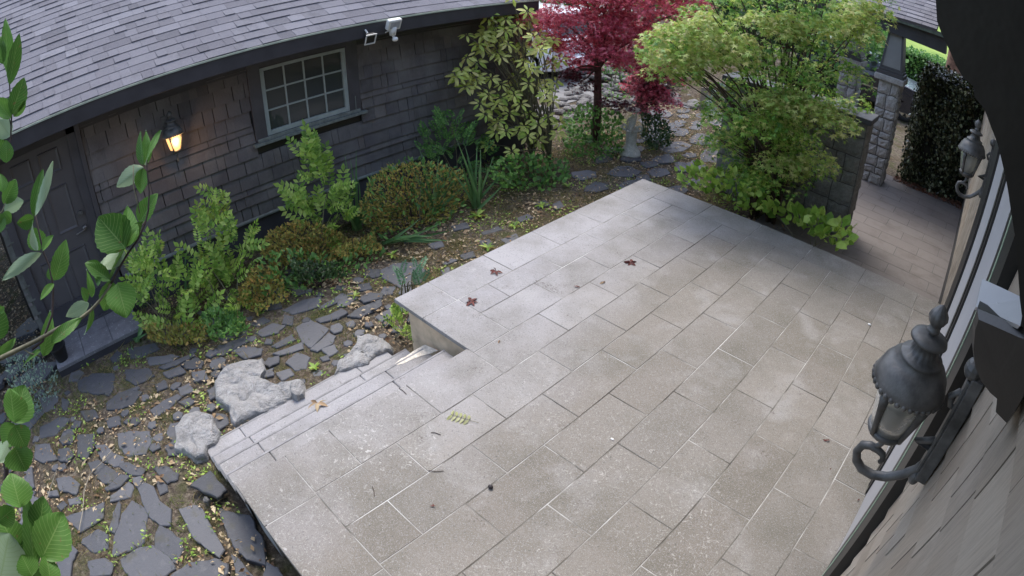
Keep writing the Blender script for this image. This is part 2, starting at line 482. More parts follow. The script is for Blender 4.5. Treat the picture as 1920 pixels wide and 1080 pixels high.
# foliage
G = lambda *c: [tuple(x) for x in c]
M['lf_green'] = leafmat('fresh green leaf', G((.14, .28, .04), (.28, .48, .07), (.44, .64, .11), (.60, .76, .20)))
M['lf_fern'] = leafmat('blue green fern', G((.08, .20, .10), (.14, .28, .15)))
M['_x'] = leafmat('fresh green leaf', G((.087, .232, .036), (.145, .348, .051), (.232, .493, .072), (.319, .609, .116)))
M['lf_mid'] = leafmat('mid green leaf', G((.07, .17, .04), (.12, .28, .06), (.22, .42, .09)))
M['lf_dark'] = leafmat('dark green leaf', G((.020, .051, .017), (.043, .093, .025), (.085, .153, .051)), .35)
M['lf_ivy'] = leafmat('hedge leaf', G((.010, .014, .006), (.022, .032, .011), (.045, .055, .018), (.075, .065, .03), (.34, .38, .22)), .3, .15)  # palest tint paints the glints on some leaves
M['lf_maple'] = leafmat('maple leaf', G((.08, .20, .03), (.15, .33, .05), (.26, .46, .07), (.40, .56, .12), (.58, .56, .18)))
M['lf_lime'] = leafmat('lime maple leaf', G((.264, .456, .084), (.432, .528, .132), (.600, .552, .216)))  # lime colour of the crown tips
M['lf_red'] = leafmat('red maple leaf', G((.28, .03, .055), (.55, .075, .12), (.74, .14, .20), (.82, .26, .32)))
M['lf_rhodo'] = leafmat('rhododendron leaf', G((.34, .50, .08), (.62, .72, .15), (.80, .82, .26), (.70, .76, .18), (.84, .74, .30)), .4)
M['_x'] = leafmat('rhododendron leaf', G((.130, .260, .039), (.338, .494, .078), (.546, .650, .156), (.468, .546, .104), (.650, .598, .208)), .4)
M['lf_yellow'] = leafmat('yellow green leaf', G((.20, .26, .05), (.30, .30, .06), (.30, .20, .05)))
M['lf_spirea'] = leafmat('ochre leaf', G((.18, .22, .05), (.36, .36, .08), (.50, .42, .10), (.50, .30, .08), (.24, .28, .06)), .7)
M['lf_iris'] = leafmat('sword leaf', G((.10, .23, .08), (.17, .34, .12), (.26, .44, .18)))
M['lf_blue'] = leafmat('grey green leaf', G((.144, .240, .180), (.240, .348, .264), (.336, .432, .336)), .7)
M['lf_dead'] = leafmat('dry leaf', G((.150, .083, .045), (.300, .195, .105), (.495, .375, .225), (.675, .555, .360), (.360, .225, .120)), .8, .15)
M['lf_deadred'] = leafmat('withered maple leaf', G((.10, .03, .025), (.16, .05, .04)), .8, .1)
M['grass'] = leafmat('grass', G((.075, .135, .030), (.135, .210, .045), (.240, .285, .075), (.360, .330, .135)), .7)
M['straw'] = leafmat('dry grass', G((.280, .210, .098), (.448, .350, .168), (.224, .238, .084)), .8)
def mk_bigleaf(name, a, b, under):
    t = NT(name)
    uv = t.node('ShaderNodeUVMap'); sp = t.node('ShaderNodeSeparateXYZ'); t.con(uv.outputs[0], sp.inputs[0])
    # side veins: stripes slanting away from the midrib
    v = t.math('ABSOLUTE', t.math('SUBTRACT', sp.outputs[1], .5))
    ph = t.math('SUBTRACT', sp.outputs[0], t.math('MULTIPLY', v, .55))
    st = t.math('ABSOLUTE', t.math('SUBTRACT', t.math('FRACT', t.math('MULTIPLY', ph, 11)), .5))
    vein = t.math('MAXIMUM', t.math('LESS_THAN', st, .06), t.math('LESS_THAN', v, .015))
    r = t.rnd(); c = t.ramp(r, [(0, a), (1, b)])
    c = t.mix(c, t.mix(c, (0, 0, 0), .3), t.ramp(t.noise(20, 4), [(.4, 0), (.7, .8)]))
    c = t.mix(c, t.mix(c, (.42, .55, .2), .28), vein)
    c = t.mix(c, (.20, .12, .05), t.math('MULTIPLY', t.ramp(t.noise(55, 2), [(.68, 0), (.72, 1)]), .6))
    u = t.mix(under, t.mix(under, (.2, .3, .12), .5), vein)
    c = t.mix(c, u, t.geo.outputs['Backfacing'])
    t.col(c); t.rough(.5, .35)
    tr = t.node('ShaderNodeBsdfTranslucent'); t.con(c, tr.inputs[0]); mx = t.node('ShaderNodeMixShader'); mx.inputs[0].default_value = .3
    t.con(t.b.outputs[0], mx.inputs[1]); t.con(tr.outputs[0], mx.inputs[2]); t.con(mx.outputs[0], t.n['Material Output'].inputs[0])
    return t.m
M['big'] = mk_bigleaf('large ribbed leaf', (.055, .15, .02), (.12, .27, .045), (.27, .37, .23))

# ================================================================== SETTING: ground
def ground():
    xs = sorted(set([-90, -60, -40, -28, -20, -14, -10.5, 3, 6, 12, 30, 60, 90] + [round(-8.4 + .09 * i, 3) for i in range(110)]))
    ys = sorted(set([-60, -30, -12, -6, -3.4, 14, 18, 24, 34, 50, 80, 130, 200] + [round(-2.6 + .09 * i, 3) for i in range(165)]))
    vs = []
    from mathutils import noise as nz
    for x in xs:
        for y in ys:
            near = -8 < x < 1.3 and -2.4 < y < 12
            h = (nz.noise(Vector((x * 1.1, y * 1.1, 3))) * .022 + nz.noise(Vector((x * 5, y * 5, 1))) * .010) if near else -.02
            if x < -5.3 and y < .9: h -= .05 * min(1, (-5.3 - x) / .5)
            if x > -3.2 and -.1 < y < 5.6: h -= .03
            if x > -2.3 and y > 5.5: h = -.03
            vs.append((x, y, h))
    n = len(ys); fs = [(i * n + j, (i + 1) * n + j, (i + 1) * n + j + 1, i * n + j + 1) for i in range(len(xs) - 1) for j in range(n - 1)]
    b = MB(); b.add(vs, fs)
    return b.build('garden_ground', M['soil'], smooth=True, kind='structure')
GROUND = ground()
MB().add([(-60, 27, .0), (20, 27, .0), (20, 150, 4.0), (-60, 150, 4.0)], [(0, 1, 2, 3)]).build('far_lawn', M['lawn'], kind='structure')
# grey drive behind the garden where the cars stand
MB().add([(-24, 8.6, .012), (-7.2, 8.6, .012), (-7.2, 30, .012), (-24, 30, .012)], [(0, 1, 2, 3)]).build('driveway', plain('drive surface', (.20, .195, .19), .9, var=.25, sc=3, bump=.6), kind='structure')

# ------------------------------------------------------------------ flagstones traced on the ground
FL = []
def zf(poly, ox, oy, s, z=.02):
    FL.append([on_z(ox + x * s, oy + y * s, z) for x, y in poly])
for p in [
 [(630,320),(700,306),(790,310),(800,350),(770,420),(680,430),(640,390)], [(415,330),(500,325),(500,380),(450,460),(412,430)],
 [(510,385),(560,380),(600,420),(650,440),(650,480),(600,490),(540,450)], [(470,475),(520,460),(630,530),(585,582),(545,580),(490,520)],
 [(640,480),(690,475),(770,510),(750,540),(700,540),(640,500)], [(560,610),(640,540),(690,550),(640,600),(575,625)],
 [(590,650),(690,570),(705,610),(690,655),(590,680)], [(705,555),(750,545),(760,575),(730,605),(708,582)],
 [(815,500),(880,490),(945,530),(940,560),(890,580)], [(830,570),(850,560),(885,590),(890,620),(850,640)],
 [(740,620),(770,590),(820,610),(850,680),(905,720),(900,800),(850,800),(790,750)], [(580,830),(600,740),(630,685),(640,700),(630,810),(610,845)],
 [(605,960),(610,880),(650,750),(700,685),(770,730),(780,760),(760,890),(700,930)], [(350,760),(450,730),(545,690),(540,770),(430,840)],
 [(440,880),(520,830),(570,860),(565,930),(500,950),(435,900)], [(650,990),(740,930),(810,920),(900,990),(920,1040),(850,1090),(700,1090),(660,1030)],
 [(820,930),(830,850),(850,810),(890,830),(960,880),(970,930),(930,1000)], [(960,730),(1050,710),(1080,730),(1185,930),(1160,970),(1090,920),(1030,870)],
 [(415,40),(490,0),(600,0),(590,90),(520,105),(430,90)], [(800,190),(870,140),(940,110),(960,125),(900,180),(830,225)], [(950,150),(1010,125),(1040,150),(990,175)],
 [(130,510),(170,500),(180,600),(130,610)], [(250,630),(300,620),(310,650),(260,655)], [(290,890),(350,880),(410,950),(380,1000),(370,1090),(320,1090)],
 [(470,1000),(560,985),(600,1020),(580,1070),(480,1075)], [(210,130),(300,110),(310,180),(230,200)], [(330,130),(370,150),(350,200),(325,180)],
 [(360,665),(420,650),(430,690),(370,700)], [(190,380),(260,375),(280,420),(300,450),(230,470),(185,450)], [(300,560),(370,550),(420,590),(400,640),(320,620)],
 [(310,400),(360,395),(390,430),(360,470),(310,455)], [(430,200),(500,190),(520,230),(460,250)], [(560,240),(630,225),(640,270),(580,285)]]:
    zf(p, 0, 700, .3518)
for p in [[(1230,700),(1290,720),(1400,740),(1470,880),(1480,1000),(1380,970),(1310,900),(1280,830)], [(1300,960),(1340,980),(1440,1100),(1330,1100)],
 [(940,1100),(1060,1010),(1200,980),(1270,1010),(1270,1060),(1210,1100)], [(1500,1000),(1560,1030),(1600,1100),(1480,1100)]]:
    zf(p, 0, 720, 1 / 3)
zf([(1065,570),(1180,480),(1285,610),(1230,655)], 0, 720, 1 / 3, .06)
LEAN = len(FL) - 1
for p in [
 [(1660,760),(1740,715),(1840,770),(1750,865),(1700,840)], [(1750,880),(1850,790),(1885,810),(1865,850),(1790,890)], [(1590,660),(1700,605),(1795,592),(1790,640),(1650,680)],
 [(1800,640),(1920,565),(1960,580),(1920,610),(1800,655)], [(1780,710),(1920,660),(1950,680),(1900,705),(1810,730)], [(1400,740),(1480,700),(1520,720),(1450,755)],
 [(1440,790),(1530,740),(1600,750),(1560,790),(1480,810)], [(1530,860),(1640,800),(1660,830),(1560,870)], [(1540,905),(1690,845),(1700,880),(1580,915)],
 [(1610,960),(1670,905),(1740,930),(1720,990),(1660,1000)], [(1210,910),(1230,860),(1390,810),(1400,835),(1330,870),(1260,910)], [(1310,890),(1380,862),(1470,880),(1460,912),(1380,932)],
 [(1225,800),(1370,760),(1380,795),(1260,835)], [(830,930),(960,910),(1000,920),(960,950),(850,970)], [(900,980),(1080,905),(1090,920),(990,970),(930,990)],
 [(1020,970),(1100,928),(1140,950),(1130,985),(1050,990)], [(917,1010),(1010,978),(1040,1010),(950,1040)], [(720,880),(870,850),(890,880),(800,920),(740,930)],
 [(1060,830),(1150,790),(1200,795),(1100,845)], [(1810,880),(1880,855),(1900,890),(1850,920)], [(710,1000),(830,990),(860,1030),(760,1080),(710,1050)],
 [(1080,1010),(1150,1000),(1170,1050),(1090,1060)], [(1430,640),(1490,612),(1570,612),(1580,650),(1480,665)], [(1250,715),(1330,690),(1380,705),(1300,745)], [(1600,690),(1650,700),(1640,750),(1590,740)]]:
    zf(p, 0, 360, 1 / 3)
for p in [[(230,440),(300,405),(420,400),(460,440),(440,500),(330,530),(240,480)], [(-20,600),(60,560),(90,590),(40,630),(-20,640)], [(100,600),(150,560),(230,570),(225,595),(130,620)],
 [(40,690),(100,650),(220,605),(220,640),(110,700)], [(190,700),(220,680),(280,655),(285,690),(230,725)], [(570,400),(620,370),(655,382),(590,408)], [(790,225),(880,190),(905,210),(800,238)],
 [(780,272),(830,260),(855,290),(790,298)], [(980,145),(1050,120),(1085,140),(1010,165)], [(1190,65),(1230,48),(1255,80),(1200,95)], [(490,290),(560,272),(575,305),(510,315)],
 [(670,352),(740,332),(755,362),(690,378)], [(-60,690),(0,655),(30,670),(-20,710)], [(340,250),(420,235),(440,262),(360,280)], [(620,190),(700,170),(720,200),(640,215)], [(900,265),(980,232),(1000,262),(930,290)], [(1090,60),(1150,40),(1170,70),(1110,90)], [(560,440),(600,420),(620,450),(575,470)]]:
    zf(p, 640, 360, 1 / 3)
# further back the slate path runs past the statue: random flags on the real path
def centre(P): return sum(P, Vector()) / len(P)
cents = [(centre(P), max((q - centre(P)).length for q in P)) for P in FL]
def path_region(x, y):
    return (5.6 < y < 12 and abs(x - (-3.9 - .27 * (y - 6))) < .75) or (-5.2 < x < -3.9 and -1.6 < y < .3) or (-6.8 < x < -5.6 and -1.9 < y < -1.0)
for k in range(2500):
    x, y = random.uniform(-7, -3), random.uniform(-1.9, 12)
    if not path_region(x, y): continue
    r = random.uniform(.14, .36)
    if any((Vector((x, y, 0)) - c.xy.to_3d()).length < (r + R) * .80 for c, R in cents): continue
    a0 = random.random() * 6; n = random.choice((5, 6, 7))
    P = [Vector((x + r * random.uniform(.62, 1.1) * math.cos(a0 + 2 * math.pi * i / n) * .85, y + r * random.uniform(.62, 1.1) * math.sin(a0 + 2 * math.pi * i / n) * 1.25, .02)) for i in range(n)]
    FL.append(P); cents.append((Vector((x, y, 0)), r))
for k in range(6000):
    y = random.uniform(-1.9, 5.4); x = random.uniform(-5.3, -3.5 if y > .2 else -2.4)
    if y > 2.7 or (y > 2 and x < -4.6): continue
    if -3.6 < x and y > 0: continue
    r = random.uniform(.04, .13)
    if any((c.x - x) ** 2 + (c.y - y) ** 2 < ((r + R) * .80) ** 2 for c, R in cents): continue
    a0 = random.random() * 6; n = random.choice((4, 5, 6))
    P = [Vector((x + r * random.uniform(.7, 1.1) * math.cos(a0 + 2 * math.pi * i / n), y + r * random.uniform(.7, 1.1) * math.sin(a0 + 2 * math.pi * i / n), .02)) for i in range(n)]
    FL.append(P); cents.append((Vector((x, y, 0)), r))
    if len(FL) >= 299: break
for i, P in enumerate(FL[:300]):
    c = centre(P); P = [c + (q - c) * ((1.13 if i < 110 else 1.05) if i != LEAN else 1) for q in P]; Q = []
    for a, b in zip(P, P[1:] + P[:1]):                 # chipped edges
        Q.append(a + (c - a) * .02)
        if (b - a).length > .09:
            nmid = 3 if (b - a).length > .2 else 2
            for m in range(nmid):
                t = (m + 1) / (nmid + 1); q = a.lerp(b, t); Q.append(q + (c - q).normalized() * random.uniform(-.007, .012))
    top = random.uniform(.012, .022) if i != LEAN else .075
    dx, dy = random.uniform(-.03, .03), random.uniform(-.03, .03)
    if i == LEAN: dx = .12
    zt = lambda q: top + (q.x - c.x) * dx + (q.y - c.y) * dy
    b = MB(); n = len(Q)
    vs = [(q.x, q.y, zt(q) - (.03 if i == LEAN else .06)) for q in Q] + [(q.x, q.y, zt(q) - .006) for q in Q]
    ins = [q + (c - q).normalized() * .008 for q in Q]
    vs += [(q.x, q.y, zt(q)) for q in ins]
    fs = [(k, (k + 1) % n, n + (k + 1) % n, n + k) for k in range(n)] + [(n + k, n + (k + 1) % n, 2 * n + (k + 1) % n, 2 * n + k) for k in range(n)] + [tuple(range(2 * n, 3 * n))]
    area = sum(Q[k].x * Q[(k + 1) % n].y - Q[(k + 1) % n].x * Q[k].y for k in range(n))
    if area < 0: fs = [f[::-1] for f in fs]
    b.add(vs, fs); b.build('flagstone', M['slate'], GROUND)

# ================================================================== PATIO
PT, PB = .55, .0            # top and bottom
X0, X1, YN, YF = -3.345, .275, .23, 5.465
XS, YS = -2.487, 2.06       # the notch over the steps
patio = empty('stone_patio', (-1.5, 3, 0), kind='structure')
core = MB()
core.box((X0 + .10, YS + .06, -.1), (X1, YF - .04, PT - .034)); core.box((XS + .03, YN + .05, -.1), (X1, YS + .06, PT - .034))
core.build('patio_wall', M['tan'], patio)
bed = MB(); bed.box((X0 + .02, YS + .02, PT - .033), (X1, YF - .02, PT - .0025)); bed.box((XS + .02, YN + .02, PT - .033), (X1, YS + .02, PT - .0025))
bed.build('grout_bed', M['grout'], patio)
_slab = {}
def slab_mesh(w, l, h, mat, key, bev=.0025):
    k = (round(w, 3), round(l, 3), round(h, 3), key, bev)
    if k not in _slab:
        b = MB(); e = bev
        x, y = w / 2, l / 2
        vs = [(-x, -y, -h), (x, -y, -h), (x, y, -h), (-x, y, -h), (-x, -y, -e), (x, -y, -e), (x, y, -e), (-x, y, -e), (-x + e, -y + e, 0), (x - e, -y + e, 0), (x - e, y - e, 0), (-x + e, y - e, 0)]
        b.add(vs, [(0, 3, 2, 1), (0, 1, 5, 4), (1, 2, 6, 5), (2, 3, 7, 6), (3, 0, 4, 7), (4, 5, 9, 8), (5, 6, 10, 9), (6, 7, 11, 10), (7, 4, 8, 11), (8, 9, 10, 11)])
        _slab[k] = b.mesh('slab', mat)
    return _slab[k]
def tile(x0, x1, y0, y1, z=PT, h=.032, g=.0026, name='patio_tile', parent=None, mat='tile'):
    if x1 - x0 < .02 or y1 - y0 < .02: return
    gl = [g] * 4
    me = slab_mesh(x1 - x0 - 2 * g, y1 - y0 - 2 * g, h, M[mat], mat, .007 if name == 'tread' else .0025)
    jz = random.uniform(-.0012, .0012)
    piece(name, me, parent or patio, ((x0 + x1) / 2, (y0 + y1) / 2, z + jz), (random.uniform(-.0012, .0012), random.uniform(-.0012, .0012), 0))
BX = X0 + .365; BF = YF - .357; BN = YN + .363; BS = XS + .365
def cuts(a, b, phase, step=.607):
    k0 = math.floor((a - phase) / step); L = [a]
    k = k0 + 1
    while phase + k * step < b - .12:
        if phase + k * step > a + .12: L.append(phase + k * step)
        k += 1
    return L + [b]
for a, b in zip(*(lambda L: (L[:-1], L[1:]))(cuts(YS, YF, 2.40))): tile(X0, BX, a, b)                       # left border
for a, b in zip(*(lambda L: (L[:-1], L[1:]))(cuts(BX, X1, -2.42))): tile(a, b, BF, YF)                       # far border
for a, b in zip(*(lambda L: (L[:-1], L[1:]))(cuts(BN, YS, .92))): tile(XS, BS, a, b)                       # border over the steps
for a, b in zip(*(lambda L: (L[:-1], L[1:]))(cuts(XS, X1, -2.10, .62))): tile(a, b, YN, BN)                 # near border
tile(BX, -2.42, YS, YS + .35)                                                                             # return beside the notch
rows = [BX, -2.725, -2.42, BS, -1.815, -1.513, -1.207, -.90, -.595, -.29, .015, X1]
ph = {0: 2.72, 1: 2.99, 2: 2.10, 3: 2.385, 4: 2.09, 5: 2.385, 6: 2.08, 7: 2.385, 8: 2.10, 9: 2.395, 10: 2.09}
for i in range(len(rows) - 1):
    y0 = BN if rows[i] >= BS - .02 else (YS + .35)
    x0 = rows[i]
    if i == 2: y0 = YS
    for a, b in zip(*(lambda L: (L[:-1], L[1:]))(cuts(y0, BF, ph[i]))): tile(rows[i], rows[i + 1], a, b)

# ------------------------------------------------------------------ steps
steps = empty('stone_steps', (-3, 1.1, 0), 'pale granite steps going down from the corner of the stone patio', 'steps')
noses = [(-2.485, -2.72, .42, 2.04), (-2.72, -2.975, .29, 2.03), (-2.975, -3.205, .16, 2.02), (-3.205, -3.475, .035, 1.97)]
cb = MB()
for xb, xn, z, ye in noses:
    cb.box((xn + .035, YN + .03, -.1), (xb + .2, ye - .01, z - .034))
cb.build('riser', M['concrete'], steps)
for k, (xb, xn, z, ye) in enumerate(noses):
    L = [YN + .0, .643, 1.56 + .1 * (k % 2), ye]
    L[1] = .558
    for a, b in zip(L[:-1], L[1:]): tile(xn, xb + .04, a, b, z, .034, .0015, 'tread', steps)
    MB().box((xn + .004, YN + .004, z + .0012), (xn + .020, ye - .004, z + .0028)).build('lit_edge_strip', M['lit_edge'], steps)  # lit tread edge painted as a pale strip along the nose
# patch of sun on the tread end, painted as a pale shape
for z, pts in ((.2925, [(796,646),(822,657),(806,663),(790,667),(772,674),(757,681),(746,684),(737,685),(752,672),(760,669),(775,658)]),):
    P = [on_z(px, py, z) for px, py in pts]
    MB().add([(p.x, p.y, z) for p in P], [tuple(range(len(P)))]).build('sun_fleck', M['sun_patch'], steps)

# ------------------------------------------------------------------ porch floor beyond the patio
porch = MB().box((-2.3, YF + .02, -.1), (.45, 10.4, .0195)).build('porch_floor', M['mortar'], kind='structure')
yy = YF + .03; r = 0
while yy < 10.38:
    xx = -2.3 - (.3 if r % 2 else 0)
    while xx < .44:
        a, b = max(xx, -2.3), min(xx + .6, .44)
        if b - a > .05: piece('paver', slab_mesh(b - a - .006, .294, .02, M['porch'], 'porch'), porch, ((a + b) / 2, yy + .15, .022 + random.uniform(-.001, .001)))
        xx += .6
    yy += .3; r += 1

# ================================================================== boulders by the steps
def rock(name, outline, h, label, zb=.03, mat='rock', seed=0, z_off=0):
    from mathutils import noise as nz
    P = [on_z(px, py, zb) for px, py in outline]; c = centre(P)
    # resample outline
    n = 96; Q = []
    L = [(b - a).length for a, b in zip(P, P[1:] + P[:1])]; tot = sum(L); acc = 0; i = 0
    for k in range(n):
        d = tot * k / n
        while acc + L[i] < d: acc += L[i]; i += 1
        Q.append(P[i].lerp(P[(i + 1) % len(P)], (d - acc) / L[i]))
    b = MB(); rings = [(1.03, -.08), (1.02, zb * .2), (1.0, h * .35), (.985, h * .6), (.95, h * .82), (.90, h * .93), (.82, h * .98)] + [(.82 * (1 - j / 12), h * (1 + .03 * j / 12)) for j in range(1, 12)]
    vs = []
    for s, z in rings:
        for q in Q:
            p = c + (q - c) * s; m = nz.noise(Vector((p.x * 6, p.y * 6, seed + z * 4))); f = nz.noise(Vector((p.x * 17, p.y * 17, seed + z * 9)))
            g_ = nz.fractal(Vector((p.x * 14, p.y * 14, seed + z * 14)), 1.0, 2.0, 4); rd = abs(nz.noise(Vector((p.x * 4.2 + p.y * 2, p.y * 4.2 - p.x, seed))))
            vs.append((p.x + f * .014 + g_ * .006, p.y + m * .014 - g_ * .006, z + (m * .018 + g_ * .010 - max(0, .10 - rd) * .16) * (1 if z > 0 else 0) + z_off))
    vs.append((c.x, c.y, h + z_off)); fs = []
    for i in range(len(rings) - 1):
        for k in range(n): fs.append((i * n + k, i * n + (k + 1) % n, (i + 1) * n + (k + 1) % n, (i + 1) * n + k))
    e = len(vs) - 1
    for k in range(n): fs.append(((len(rings) - 1) * n + k, (len(rings) - 1) * n + (k + 1) % n, e))
    b.add(vs, fs); o = b.build(name, M[mat]); props(o, label, 'rock'); return o
rock('boulder', [(402,715),(420,690),(455,677),(495,673),(500,695),(487,712),(510,725),(545,722),(568,717),(572,733),(560,745),(520,765),(470,785),(440,797),(432,788),(428,770),(405,752)], .075, 'largest flat grey boulder, tucked under the edge of the lowest step')
rock('boulder', [(330,805),(345,785),(370,775),(400,783),(405,800),(418,815),(405,835),(392,842),(388,858),(365,866),(355,858),(345,850),(328,845),(333,825)], .085, 'squarish pale boulder at the bottom corner of the steps', seed=3)
rock('boulder', [(655,665),(668,648),(672,632),(690,628),(715,634),(738,650),(735,660),(705,668),(690,685),(660,695),(640,700),(626,705),(632,684)], .07, 'crumbly grey rock beside the upper end of the steps', seed=5)
rock('boulder', [(541,722),(550,713),(562,713),(570,722),(570,735),(556,742),(545,738)], .11, 'small rounded pale stone on top of the largest boulder', zb=.1, seed=8)
rock('boulder', [(1380/3,0+936.3-0),(465,927),(472,932),(468,940)] if False else [(380,937),(384,930),(391,930),(394,936),(389,941),(382,941)], .045, 'small round white stone below the leaning slate', seed=9, mat='cobble')

# ================================================================== GARAGE on the far side of the garden
GX = -6.0
YL, YR = -.87, 6.32
ZT = CAMZ - .93          # wall top
ZB = CAMZ - 2.74         # underside of the shingles
garage = empty('garage', (-6.5, 2.7, 0), 'low garage with dark weathered cedar shingles and a grey asphalt roof', 'garage')
core = MB(); core.box((-10.5, YL + .02, -.3), (GX - .03, YR, ZT + .1)); core.build('wall', M['found'], garage)
fb = MB(); fb.box((GX - .03, YL, -.3), (GX + .012, YR, ZB)); fb.build('foundation', M['found'], garage)
tb = MB(); tb.tube([(GX + .03, .30, ZB - .005), (GX + .03, YR, ZB - .005)], .022, 8); tb.build('trim', M['trim_pipe'], garage, smooth=True)
bmd = MB().box((GX - .028, -.9, ZB - .01), (GX - .012, YR, ZT)).build('backing', M['black'], garage)
DOORL, DOORR = -.70, .10
def shingle_mesh(w, h, th, mat, key):
    k = ('sh', round(w, 2), round(h, 3), key)
    if k not in _slab:
        b = MB(); e = .003
        # local: x = outwards, y = along, z = up ; butt end thicker
        vs = [(0, -w / 2, 0), (th, -w / 2, 0), (th, w / 2, 0), (0, w / 2, 0), (-.004, -w / 2, h), (.003, -w / 2, h), (.003, w / 2, h), (-.004, w / 2, h)]
        b.hexa(vs); _slab[k] = b.mesh('shingle', mat)
    return _slab[k]
def in_hole(y0, y1, z0, z1, holes):
    for a, b, c, d in holes:
        if y0 < b and y1 > a and z0 < d and z1 > c: return True
    return False
WY0, WY1, WZ0, WZ1 = 2.285, 3.36, CAMZ - 1.865, CAMZ - 1.085      # sash
CY0, CY1 = 2.14, 3.51
cz0 = WZ0 - .03; holes = [(DOORL - .12, DOORR + .16, 0, 9), (CY0, CY1, cz0 - .02, 9)]
SH = []
z = ZB; pat = [.165, .160, .162, .128, .072]; k = 2; row = 0
while z < ZT - .01:
    h = pat[k % 5]; k += 1; y = YL + random.uniform(-.1, 0); row += 1
    while y < YR:
        w = random.choice((.09, .12, .14, .16, .19, .22)) if h > .1 else random.choice((.10, .16, .22, .28))
        y1 = min(y + w, YR); ya = max(y, YL)
        if y1 - ya > .03:
            for (a, b) in ([(ya, y1)] if not in_hole(ya, y1, z, z + h, holes) else ([(ya, y1h) for (h0, h1, hz0, hz1) in holes for y1h in [h0] if ya < h0 - .03 < y1 and z + h > hz0 and z < hz1] + [(h1, y1) for (h0, h1, hz0, hz1) in holes if ya < h1 < y1 - .03 and z + h > hz0 and z < hz1])):
                SH.append((a, b, z, h, row))
        y += w
    z += h
SH.sort(key=lambda s: abs((s[0] + s[1]) / 2 - 2.2) - s[3] * 3)
stf = MB()
wall_sh = empty('shingle_siding', (GX, 2.7, ZB)); wall_sh.parent = garage; wall_sh.location = Vector((GX, 2.7, ZB)) - garage.location
for n, (a, b, z, h, row) in enumerate(SH):
    w = b - a - .005; x = GX + random.uniform(-.003, .003); tilt = random.uniform(-.003, .003)
    if n < 298:
        piece('shingle', shingle_mesh(round(w, 2) if w > .05 else w, h + .012, .030, M['shingle'], 'g'), garage, (x, (a + b) / 2, z + random.uniform(-.0015, .001)), (tilt, 0, random.uniform(-.004, .004)))
    else:
        zz = z + random.uniform(-.0015, .001)
        stf.hexa([(x, a, zz), (x + .030, a, zz), (x + .030, a + w, zz), (x, a + w, zz), (x - .004, a, zz + h + .012), (x + .003, a, zz + h + .012), (x + .003, a + w, zz + h + .012), (x - .004, a + w, zz + h + .012)])
stf.build('shingles', M['shingle'], garage, kind='stuff')
bpy.data.objects.remove(wall_sh)
# shingled return at the left corner, boards of the corner
for i in range(14):
    z = .12 + i * .165
    if z > ZT: break
    piece('corner_shingle', shingle_mesh(.10, .16, .02, M['sill_stone'], 'c'), garage, (GX + .012, YL + .055, z), (0, 0, random.uniform(-.02, .02)))
# ------- window
win = MB()
wob = MB(); t = .12
wob.box((GX - .02, CY0, cz0), (GX + .035, WY0 - .0, ZT + .02)).box((GX - .02, WY1, cz0), (GX + .035, CY1, ZT + .02)).box((GX - .02, WY0, WZ1), (GX + .033, WY1, ZT + .02))
casing = wob.build('window_casing', M['charcoal'], garage, bevel=.004)
fr = MB(); s = .052
fr.box((GX - .02, WY0, WZ0), (GX + .022, WY0 + s, WZ1)).box((GX - .02, WY1 - s, WZ0), (GX + .022, WY1, WZ1)).box((GX - .02, WY0 + s, WZ0), (GX + .02, WY1 - s, WZ0 + s)).box((GX - .02, WY0 + s, WZ1 - s), (GX + .02, WY1 - s, WZ1))
window = fr.build('window', M['sash'], garage, bevel=.004)
iy0, iy1, iz0, iz1 = WY0 + s, WY1 - s, WZ0 + s, WZ1 - s
mu = MB()
for i in (1, 2, 3):
    y = iy0 + (iy1 - iy0) * i / 4; mu.box((GX - .012, y - .009, iz0), (GX + .010, y + .009, iz1))
for j in (1, 2):
    z = iz0 + (iz1 - iz0) * j / 3; mu.box((GX - .012, iy0, z - .009), (GX + .0095, iy1, z + .009))
mu.build('muntin', M['sash'], window)
for i in range(4):
    for j in range(3):
        MB().box((GX - .010, iy0 + (iy1 - iy0) * i / 4 + .009, iz0 + (iz1 - iz0) * j / 3 + .009), (GX - .004, iy0 + (iy1 - iy0) * (i + 1) / 4 - .009, iz0 + (iz1 - iz0) * (j + 1) / 3 - .009)).build('pane', M['glass'], window)
MB().box((GX - .02, CY0 - .04, cz0 - .045), (GX + .075, CY1 + .06, cz0 - .01)).box((GX, CY0 + .02, cz0 - .01), (GX + .045, CY1 - .02, cz0 + .028)).build('window_sill', M['trim_pipe'], garage, bevel=.004)
MB().tube([(GX + .06, CY1 - .09, cz0), (GX + .065, CY1 - .09, cz0 + .20)], .005, 6).build('stay_bar', M['trim_pipe'], garage)
# ------- door
SB = CAMZ - 3.03
db = MB(); db.box((GX - .03, DOORL, SB), (GX - .02 + .012, DOORR, SB + 2.03))
door = db.build('door', M['door'], garage)
def door_panel(y0, y1, z0, z1):
    b = MB(); x = GX - .008; d = .014; e = .028
    b.add([(x + .001, y0, z0), (x + .001, y1, z0), (x + .001, y1, z1), (x + .001, y0, z1), (x + d, y0 + .006, z0 + .006), (x + d, y1 - .006, z0 + .006), (x + d, y1 - .006, z1 - .006), (x + d, y0 + .006, z1 - .006),
           (x + .003, y0 + e, z0 + e), (x + .003, y1 - e, z0 + e), (x + .003, y1 - e, z1 - e), (x + .003, y0 + e, z1 - e)],
          [(0, 1, 5, 4), (1, 2, 6, 5), (2, 3, 7, 6), (3, 0, 4, 7), (4, 5, 9, 8), (5, 6, 10, 9), (6, 7, 11, 10), (7, 4, 8, 11), (8, 9, 10, 11)])
    b.build('door_panel', M['door'], door)
for (y0, y1) in ((DOORL + .12, DOORL + .355), (DOORR - .355, DOORR - .12)):
    door_panel(y0, y1, SB + .22, SB + .80); door_panel(y0, y1, SB + 1.0, SB + 1.48); door_panel(y0, y1, SB + 1.62, SB + 1.86)
